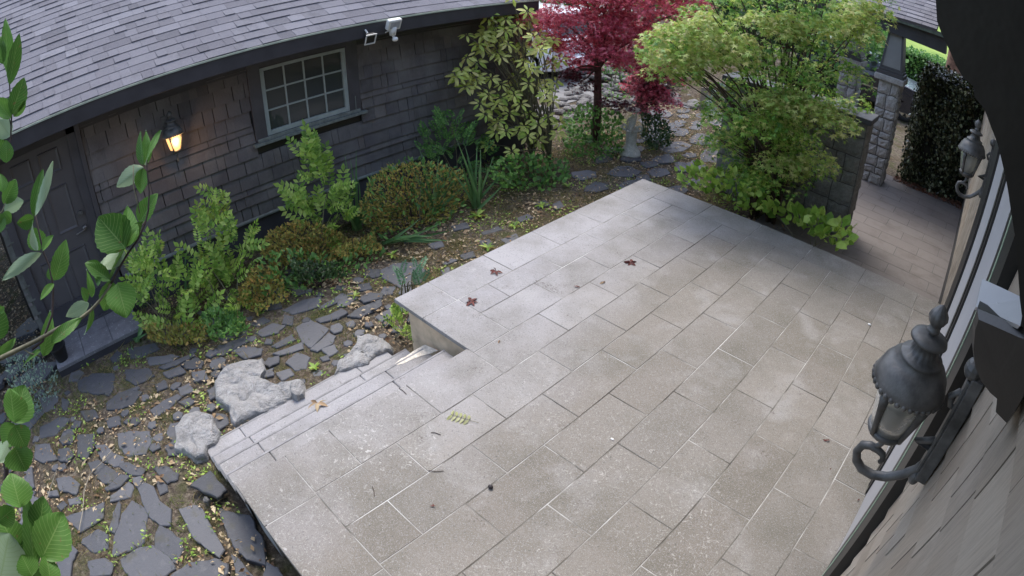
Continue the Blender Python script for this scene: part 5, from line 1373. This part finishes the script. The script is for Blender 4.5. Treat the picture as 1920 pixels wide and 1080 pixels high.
for i in range(60):
    x, y = random.uniform(-6.4, -5.2), random.uniform(10.6, 13.2); allst.append((Vector((x, y, .02 + max(0, y - 11) * .2)), random.uniform(.08, .2)))
allst.sort(key=lambda q: q[0].length)
MB().add([(-10, 10.2, -.02), (-4.6, 10.8, -.02), (-4.6, 14.5, 1.1), (-10, 14.5, 1.2)], [(0, 1, 2, 3)]).build('earth_bank', M['soil'], rk)
for i, (c, r) in enumerate(allst):
    mb = MB() if i < 280 else rest
    k = len(mb.v); mb.sphere((0, 0, 0), (r, r * random.uniform(.6, 1), r * random.uniform(.35, .6)), 9, 6); ra = random.random() * 6
    for j in range(k, len(mb.v)):
        v = Vector(mb.v[j]); f = 1 + .25 * nz.noise(v * 9 + c); v = Vector((v.x * math.cos(ra) - v.y * math.sin(ra), v.x * math.sin(ra) + v.y * math.cos(ra), v.z)) * f; mb.v[j] = tuple(v + c)
    if i < 280: mb.build('stone', M['cobble'], rk)
rest.build('stones', M['cobble'], rk, kind='stuff')
TBk = T_leaf(.6, 2, .15, .1)
for i, (x, y, r, h, m, lb) in enumerate([(-12.5, 16.5, 2.2, 3.6, 'lf_dark', 'dark tree behind the white car'), (-9.2, 17.0, 2.0, 3.4, 'lf_mid', 'mid green tree above the stone bank'), (-6.6, 16.0, 1.7, 3.0, 'lf_dark', 'dark green tree between the two maples'), (-4.0, 16.8, 1.5, 2.4, 'lf_mid', 'green tree behind the green maple crown'), (-16.5, 17.5, 2.6, 3.8, 'lf_mid', 'large green tree beyond the garage roof corner'), (-11, 22, 3, 5, 'lf_dark', 'tall dark tree farthest behind the drive')]):
    root = empty('background_tree', (x, y, 0), lb, 'tree'); n = 2600; d = rdir(n) * (rng.uniform(.55, 1, (n, 1)) ** .5) * np.array([r, r, r * .9]) * (1 + .25 * np.sin(rng.uniform(0, 6, (n, 1)))); P = d + np.array([x, y, h * .62]); P = P[P[:, 2] > .1]; n = len(P)
    foliage('crown', TBk, P, rdir(n), rdir(n) + unit(P - np.array([x, y, h * .5])), .22 * rng.uniform(.6, 1.3, n), M[m], root)
    MB().tube([(x, y, 0), (x + .05, y, 1.2), (x, y, h * .7)], [.16, .13, .08], 8).build('trunk', M['bark'], root, smooth=True)

# ================================================================== large leaved branches close to the camera at the left
def big_leaf(parent, b, t, w, depth, tilt=0.0, back=False, fold=.22, curl=.12, serr=True, dt=0):
    """a ribbed leaf from its base to its tip; both are real points a little over a metre and a half away"""
    B = on_t(b[0], b[1], depth); Tp = on_t(t[0], t[1], depth + dt); ax = Tp - B; L = ax.length; ax.normalize()
    view = -((B + Tp) / 2 - Vector((0, 0, CAMZ))).normalized(); side = ax.cross(view).normalized(); nrm = side.cross(ax).normalized()
    nrm = Matrix.Rotation(tilt, 3, ax) @ nrm; side = Matrix.Rotation(tilt, 3, ax) @ side
    if back: nrm = -nrm
    W = 1.25 * w / FPX * depth / 2 / max(.35, abs(math.cos(tilt)))
    n = 14; m = 4; wv = random.uniform(.01, .04); ph = random.random() * 6; fold = fold * random.uniform(.3, 2.4); curl = curl * random.uniform(-.4, 2.4); vs = []; uv = []; fs = []
    for i in range(n + 1):
        s = i / n; prof = (math.sin(math.pi * s ** .85) ** .75 if 0 < s < 1 else 0)
        wi = W * max(.03, prof); 
        if serr: wi *= 1 + .035 * (1 if i % 2 else -1)
        for j in range(-m, m + 1):
            q = j / m; pleat = .034 * L * math.sin((s - abs(q) * .28) * 2 * math.pi * 7) * abs(q) * .55 * prof
            z = fold * wi * abs(q) ** 1.2 - curl * L * s * s + pleat + wv * L * math.sin(s * 5 + ph + q * 2) * (.4 + abs(q))
            p = B + ax * (L * s) + side * (wi * q) + nrm * z
            vs.append(p); uv.append((s, .5 + q * .5))
    K = 2 * m + 1
    for i in range(n):
        for j in range(2 * m):
            a = i * K + j; f = (a, a + 1, a + K + 1, a + K); fs.append(f if not back else f[::-1])
    me = bpy.data.meshes.new('leaf'); me.from_pydata([tuple(v) for v in vs], [], fs); me.update()
    # make the face normals follow nrm
    if me.polygons and me.polygons[len(fs) // 2].normal.dot(nrm) < 0: me.flip_normals()
    ul = me.uv_layers.new(name='UVMap')
    for l in me.loops: ul.data[l.index].uv = uv[l.vertex_index]
    me.polygons.foreach_set('use_smooth', [True] * len(me.polygons)); me.materials.append(M['big'])
    return link('leaf', me, parent)
D = 1.9
Z8 = lambda x, y: (x * .2963, 240 + y * .2963)
Z2 = lambda x, y: (x * .3147, 400 + y * .3147)
# branch 1: the long arching branch
br = empty('leafy_branch', tuple(on_t(-120, 720, D)), 'long arching branch with large ribbed leaves in front of the garage door and lantern', 'branch')
def stem(parent, pts, r0, r1, mat='twig', dep=D):
    P = [on_t(x, y, dep) for x, y in pts]; n = len(P); MB().tube(P, [r0 + (r1 - r0) * i / (n - 1) for i in range(n)], 8).build('twig', M[mat], parent, smooth=True)
stem(br, [(-160,740),(-60,700),(0,672),(35,655),(70,638),(110,615),(150,598),(172,580),(190,560),(208,532)], .009, .004)
stem(br, [(208,532),(225,500),(238,478),(258,450),(272,420),(278,395),(280,360),(276,322),(275,300)], .004, .0025, 'twig_dark')
stem(br, [(238,465),(255,440),(272,415)], .002, .002, 'twig_dark')
stem(br, [(262,400),(255,370),(250,350),(250,310)], .0022, .0018)
stem(br, [(60,655),(80,640),(98,590),(100,540),(93,500),(82,475),(74,440),(66,402)], .0045, .003, 'twig_dark')
stem(br, [(45,655),(55,662),(75,668)], .003, .002)
LV = [(Z8,(215,560),(262,258),62,.35,0),(Z8,(222,560),(350,225),48,-.3,1),(Z8,(215,570),(105,600),70,.5,0),(Z8,(250,775),(205,630),105,.2,0),(Z8,(235,775),(175,600),35,.9,1),(Z8,(265,790),(12,935),62,.3,1),(Z8,(270,780),(328,672),36,.8,0),
 (Z8,(345,965),(430,722),92,.3,0),(Z8,(340,965),(312,880),55,.6,0),(Z8,(342,985),(252,1078),36,.6,0),(Z8,(918,235),(938,12),52,.5,0),(Z8,(905,235),(880,20),38,.8,0),(Z8,(920,235),(995,2),26,1.0,0),(Z8,(908,248),(735,372),84,.2,1),(Z8,(905,255),(888,415),70,.2,0),
 (Z8,(795,762),(622,560),205,.05,0),(Z8,(790,750),(838,485),100,.5,0),(Z8,(885,600),(995,412),88,.5,0),(Z8,(740,760),(905,590),58,.7,0),(Z8,(800,745),(850,640),60,.6,0),(Z8,(788,782),(625,912),78,.3,1),(Z8,(695,965),(548,845),70,.5,0),(Z8,(690,960),(830,600),30,1.1,0),
 (Z2,(662,398),(622,588),92,.2,0),(Z2,(700,415),(755,620),150,.0,0),(Z2,(600,352),(515,290),62,.4,0),(Z2,(545,500),(545,330),34,.9,0),(Z2,(530,535),(392,618),62,.3,1),(Z2,(305,772),(484,618),62,.4,0),(Z2,(255,850),(320,592),70,.4,0),(Z2,(545,545),(540,735),24,1.0,0),(Z2,(245,815),(120,892),22,.9,0),
 (Z2,(520,525),(490,440),40,.7,0),(Z2,(575,420),(600,385),34,.6,0)]
for (Zf, b_, t_, w_, tl, bk) in LV:
    big_leaf(br, Zf(*b_), Zf(*t_), w_ * .2963 * (1.0 if Zf is Z8 else 1.06) * 1.05, D + random.uniform(-.05, .05), tl * random.choice((1, 1, -1)), bool(bk), dt=random.uniform(-.03, .03))
# branch 2: leaves at the upper left edge
b2 = empty('leafy_branch', tuple(on_t(-60, 300, 2.0)), 'drooping leafy branch at the upper left edge in front of the roof', 'branch')
stem(b2, [(-80,430),(-30,330),(0,300),(20,262),(22,215),(18,160),(14,130)], .005, .002, 'twig_dark', 2.0)
stem(b2, [(22,262),(20,235),(14,200)], .002, .0015, 'twig_dark', 2.0)
for b_, t_, w_, tl, bk in [((15,140),(13,32),20,.5,0),((18,160),(36,62),22,.6,0),((22,215),(46,145),30,.2,0),((20,222),(-8,185),26,.3,0),((20,255),(-5,225),30,.2,1),((25,218),(48,188),14,.8,0),((12,305),(12,262),24,.4,0),((2,300),(-20,250),30,.3,0),((5,120),(-12,50),22,.4,0)]:
    big_leaf(b2, b_, t_, w_, 2.0 + random.uniform(-.04, .04), tl, bool(bk))
b3 = empty('leafy_branch', tuple(on_t(-60, 420, 1.95)), 'tuft of pale edged leaves at the left edge beside the door', 'branch')
stem(b3, [(-80,470),(-20,420),(5,395),(10,380)], .004, .002, 'twig', 1.95)
for b_, t_, w_, tl, bk in [((6,382),(30,336),26,.3,0),((8,395),(42,372),26,.4,1),((6,398),(20,418),24,.5,0),((4,360),(4,325),18,.5,0),((2,400),(-10,440),30,.3,0),((-2,585),(8,575),10,.2,0),((-12,640),(4,572),40,.4,0),((-10,668),(32,640),16,.4,0)]:
    big_leaf(b3, b_, t_, w_, 1.95 + random.uniform(-.04, .04), tl, bool(bk))
# branch 4: bottom left cluster
D4 = 1.7
b4 = empty('leafy_branch', tuple(on_t(-60, 1000, D4)), 'cluster of big glossy leaves at the bottom left corner', 'branch')
stem(b4, [(-40,1250),(10,1120),(55,1070),(60,1030)], .010, .005, 'twig_dark', D4)
stem(b4, [(-60,700),(-20,770),(2,830),(12,880),(10,930)], .012, .008, 'twig_dark', D4 + .1)
stem(b4, [(12,880),(24,840),(27,800)], .004, .003, 'twig', D4 + .05)
for b_, t_, w_, tl, bk in [((27,793),(48,722),52,.1,0),((27,793),(22,728),40,.6,0),((27,795),(6,838),34,.3,0),((28,797),(48,840),42,.2,0),((22,822),(-2,868),30,.3,1),((28,838),(48,884),52,.2,0),((38,952),(22,886),54,.1,0),((62,1060),(60,922),34,.8,0),((72,1010),(84,930),44,.3,0),((78,1048),(122,962),66,.1,0),((0,1090),(18,1000),92,.1,1),((-4,978),(28,955),32,.3,0),((45,1060),(30,975),60,.3,0),((95,1095),(90,1038),34,.4,0),((50,1060),(70,1100),40,.3,0),((30,1030),(0,960),50,.4,0),((60,1080),(40,1040),40,.3,0)]:
    big_leaf(b4, b_, t_, w_, D4 + random.uniform(-.06, .06), tl, bool(bk))
# the stem that carries them stands on the ground just outside the view
tr_ = empty('large_leaf_shrub', (-2.35, -1.25, 0), 'dark stems of the big leaved shrub at the left edge', 'shrub')
b = MB()
for tgt in (on_t(-160, 740, D), on_t(-80, 430, 2.0), on_t(-80, 470, 1.95), on_t(-60, 700, D4 + .1), on_t(-40, 1250, D4)):
    branchy(b, (-2.5, -1.6, 0), [tuple(tgt)], .022, .008, .6, .03)
b.build('stem', M['bark'], tr_, smooth=True)

# ================================================================== ground litter, grass, moss, small things
polys = [np.array([(q.x, q.y) for q in P]) for P in FL]
def on_stone(P):
    m = np.zeros(len(P), bool)
    for q in polys:
        lo, hi = q.min(0), q.max(0); idx = np.where((P[:, 0] > lo[0]) & (P[:, 0] < hi[0]) & (P[:, 1] > lo[1]) & (P[:, 1] < hi[1]))[0]
        if len(idx): m[idx] |= inpoly(q, P[idx])
    return m
def garden(P):
    x, y = P[:, 0], P[:, 1]
    ok = ~((x > -3.36) & (y > 2.0) & (y < 5.5)) & ~((x > -3.5) & (y > .2) & (y < 2.1)) & ~((x < -5.98) & (y > -.9)) & ~((x > -3) & (y > 7.0)) & ~((x < -5.36) & (y > -.8) & (y < .27)) & ~((x > -1.2) & (y > 5.4)) & ~((x > -1.0) & (y > 0))
    return ok
def fields(P, sc, seed): return np.array([nz.noise(Vector((a * sc, b * sc, seed))) for a, b in P[:, :2]])
n = 60000
P = np.concatenate([rng.uniform([-6, -2.2], [-2.0, 3], (n // 2, 2)), rng.uniform([-6, 2], [-2, 9.5], (n // 2, 2))]); P = P[garden(P)]; P = P[~on_stone(P) | (rng.random(len(P)) < .10)]
den = fields(P, 1.1, 3.0) + .35 * fields(P, 4, 9.); P = P[den > -.02]; n = len(P)
pos = np.c_[P, np.full(n, -.005)]; ax = rng.normal(0, .55, (n, 3)); ax[:, 2] = 1; up = rng.normal(0, 1, (n, 3))
foliage('grass_and_moss', T_blade(.10, 3, .6), pos, ax, up, rng.uniform(.022, .065, n), M['grass'], kind='stuff')
P = np.concatenate([rng.uniform([-5.6, 2.4], [-2.6, 9], (30000, 2)), rng.uniform([-5.4, -1.8], [-2.4, 2], (7000, 2))]); P = P[garden(P)]; P = P[~on_stone(P)]; P = P[fields(P, 1.6, 21.) > -.08]; n = len(P)
ax = rng.normal(0, 1, (n, 3)); ax[:, 2] = np.abs(ax[:, 2]) * .5; foliage('dry_grass', T_blade(.06, 3, .8), np.c_[P, np.full(n, .005)], ax, rng.normal(0, 1, (n, 3)), rng.uniform(.04, .11, n), M['straw'], kind='stuff')
# creeping green seedlings between the stones
P = np.concatenate([rng.uniform([-6, -2.2], [-2.2, 9], (26000, 2))]); P = P[garden(P)]; P = P[~on_stone(P)]; P = P[fields(P, 1.9, 44.) > .13]; n = len(P)
ax = rng.normal(0, 1, (n, 3)); ax[:, 2] = np.abs(ax[:, 2]) * .6; up = rng.normal(0, .4, (n, 3)); up[:, 2] += 1
foliage('seedlings', TS, np.c_[P, rng.uniform(.01, .05, n)], ax, up, rng.uniform(.018, .045, n), M['lf_green'], kind='stuff')
# fallen leaves
n = 30000
P = np.concatenate([rng.uniform([-5.8, -2.4], [-1.9, 2.4], (n // 2, 2)), rng.uniform([-6, 2], [-1.6, 10.5], (int(n * .9), 2)), rng.uniform([-11, -3], [-5.4, -.95], (9000, 2))]); P = P[garden(P)]
st_ = on_stone(P); keep = np.where(st_, rng.random(len(P)) < np.where(P[:, 1] > 5.4, .45, .12), rng.random(len(P)) < .75); fd_ = fields(P, .9, 77.) + .4 * fields(P, 5, 13.); keep &= (fd_ > -.05) | (P[:, 0] < -6) | ((P[:, 1] > 3) & (fd_ > -.25)); P = P[keep]; st_ = st_[keep]; n = len(P)
up = rng.normal(0, .38, (n, 3)); up[:, 2] += 1; ax = rng.normal(0, 1, (n, 3)); ax[:, 2] *= .15
foliage('fallen_leaves', T_leaf(.55, 2, .35, .25), np.c_[P, np.where(st_, .036, rng.uniform(.006, .022, n))], ax, up, .016 + .022 * rng.exponential(.7, n).clip(0, 2.6), M['lf_dead'], kind='stuff')
# pale driveway gravel texture right of the path and bark bits near the hedge
n = 3000; P = rng.uniform([-1.1, 10.38], [1.9, 10.7], (n, 2)); ax = rng.normal(0, 1, (n, 3)); ax[:, 2] *= .2; up = rng.normal(0, .4, (n, 3)); up[:, 2] += 1
foliage('bark_mulch', TS, np.c_[P, rng.uniform(.0, .05, n)], ax, up, rng.uniform(.03, .07, n), leafmat('bark chips', G((.10, .045, .025), (.20, .09, .05), (.14, .06, .035)), .9, 0), kind='stuff')

# ------- things lying on the patio
def flat_leaf(name, px, py, z, pieces_, mat, label, cat):
    c = on_z(px, py, z); root = empty(name, c, label, cat)
    Pp = []; A = []; Sc = []
    for dx, dy, a, s in pieces_: Pp.append((c.x + dx, c.y + dy, z + .004 + random.uniform(0, .006))); A.append((math.cos(a), math.sin(a), random.uniform(0, .25))); Sc.append(s)
    V, F = scatter(T_leaf(.38, 3, .5, .3), np.array(Pp), np.array(A, float), np.tile([0, 0, 1.], (len(Pp), 1)) + rng.normal(0, .35, (len(Pp), 3)), np.array(Sc)); link('blade', np_mesh('blade', V, F, M[mat]), root)
    return root
def star(r, n=5, a0=0): return [(0, 0, a0 + i * 1.05, r * random.uniform(.7, 1)) for i in range(n)]
zt = PT + .001
flat_leaf('fallen_leaf', 930, 510, zt, star(.07, 5, 2.5), 'lf_deadred', 'withered reddish leaf near the left patio edge, uppermost of the two', 'leaf')
flat_leaf('fallen_leaf', 884, 567, zt, star(.075, 6, 2.8), 'lf_deadred', 'largest withered reddish leaf, near the left corner of the patio', 'leaf')
flat_leaf('fallen_leaf', 1182, 493, zt, star(.075, 6, 1.9), 'lf_deadred', 'crumpled brown leaf in the middle of the far patio tiles', 'leaf')
flat_leaf('fallen_leaf', 1081, 539, zt, star(.035, 3, 1.), 'lf_deadred', 'tiny dark leaf scrap on a dark patio joint', 'leaf')
flat_leaf('fallen_leaf', 1132, 531, zt, star(.04, 3, 2.), 'lf_dead', 'tiny tan leaf between the brown leaf and dark scrap', 'leaf')
flat_leaf('fallen_leaf', 938, 638, zt, star(.05, 1, 5.), 'lf_dead', 'single narrow tan leaf near the step corner', 'leaf')
flat_leaf('fallen_leaf', 596, 757, .292, star(.09, 5, 3.6), 'lf_dead', 'curled tan leaf lying on the stone steps', 'leaf')
flat_leaf('fallen_leaf', 1549, 828, zt, star(.035, 3, 1.), 'lf_deadred', 'small rust red leaf left of the lantern scroll', 'leaf')
flat_leaf('fallen_leaf', 1555, 882, zt, star(.025, 1, 1.3), 'lf_deadred', 'tiny red flake below the rust red leaf', 'leaf')
flat_leaf('fallen_leaf', 812, 951, zt, star(.022, 3, 1.3), 'lf_deadred', 'tiny rust coloured scrap on the lichen speckled tiles', 'leaf')
flat_leaf('fallen_leaf', 1607, 940, zt, star(.03, 1, 1.3), 'lf_deadred', 'thin red leaf fragment beside the house door sill', 'leaf')
# compound yellow green leaf
c = on_z(866, 785, zt); cl = empty('compound_leaf', c, 'yellow green compound leaf with paired leaflets lying on the near patio', 'leaf')
d = on_z(842, 777, zt) - on_z(895, 792, zt); d.normalize(); sdv = Vector((-d.y, d.x, 0)); Pp, A = [], []
MB().tube([c - d * .11 + Vector((0, 0, .006)), c + d * .07 + Vector((0, 0, .006))], .0016, 5).build('rachis', M['twig'], cl)
for i in range(5):
    for s in (1, -1):
        q = c + d * (-.045 + i * .027) + Vector((0, 0, .007)); V, F = scatter(T_leaf(.36, 4, .35, .2), np.array([tuple(q)]), np.array([tuple(sdv * s + d * .35)]), np.array([[0, 0, 1.]]) + rng.normal(0, .2, (1, 3)), np.array([.052])); link('leaflet', np_mesh('leaflet', V, F, leafmat('pale yellow leaflet', G((.46, .48, .20), (.60, .60, .34))) if 'plf' not in M else M['plf']), cl)
        M.setdefault('plf', bpy.data.materials['pale yellow leaflet'])
nut = on_z(920, 915, PT); b = MB().sphere(nut + Vector((0, 0, .012)), (.016, .013, .012), 12, 8); o = b.build('seed_pod', plain('dark pod', (.02, .014, .015), .6), smooth=True); props(o, 'small dark round seed pod on a patio joint', 'seed pod')
for pts, lb in (([(808,811),(815,811),(826,815)], 'short dark curved twig right of the long patio joint'), ([(804,882),(815,884),(832,883)], 'dark curved twig below the compound leaf'), ([(698,912),(701,920),(702,930)], 'small dark twig near the lower left tiles'), ([(560,818),(566,827),(567,835)], 'small forked twig on the lower stone tread'), ([(748,728),(755,732),(762,739)], 'thin bent twig above the compound leaf')):
    zz = PT + .004 if pts[0][0] > 600 else .30
    o = MB().tube([on_z(x, y, zz) for x, y in pts], .0022, 5).build('twig', M['twig_dark']); props(o, lb, 'twig')
for (x, y, s, lb) in ((1630, 609, .018, 'white droplet shaped pebble near the wall lantern finial'), (1148, 824, .012, 'tiny white pebble in the middle of the near tiles')):
    q = on_z(x, y, PT); o = MB().sphere(q + Vector((0, 0, s * .3)), (s, s * .6, s * .4)).build('pebble', M['white'], smooth=True); props(o, lb, 'pebble')
# long bare sticks lying on the slates at the lower left
for pts, lb in (([(215,838),(190,868),(168,890),(158,920),(155,960),(148,995)], 'long thin bare stick lying across the slates at the lower left'), ([(106,882),(98,905),(88,935)], 'short bare stick lying in the leaf litter at the lower left')):
    o = MB().tube([on_z(x, y, .05) for x, y in pts], .004, 5).build('stick', M['wood_post']); props(o, lb, 'stick')
# cable clipped to the fascia, seen on the wall
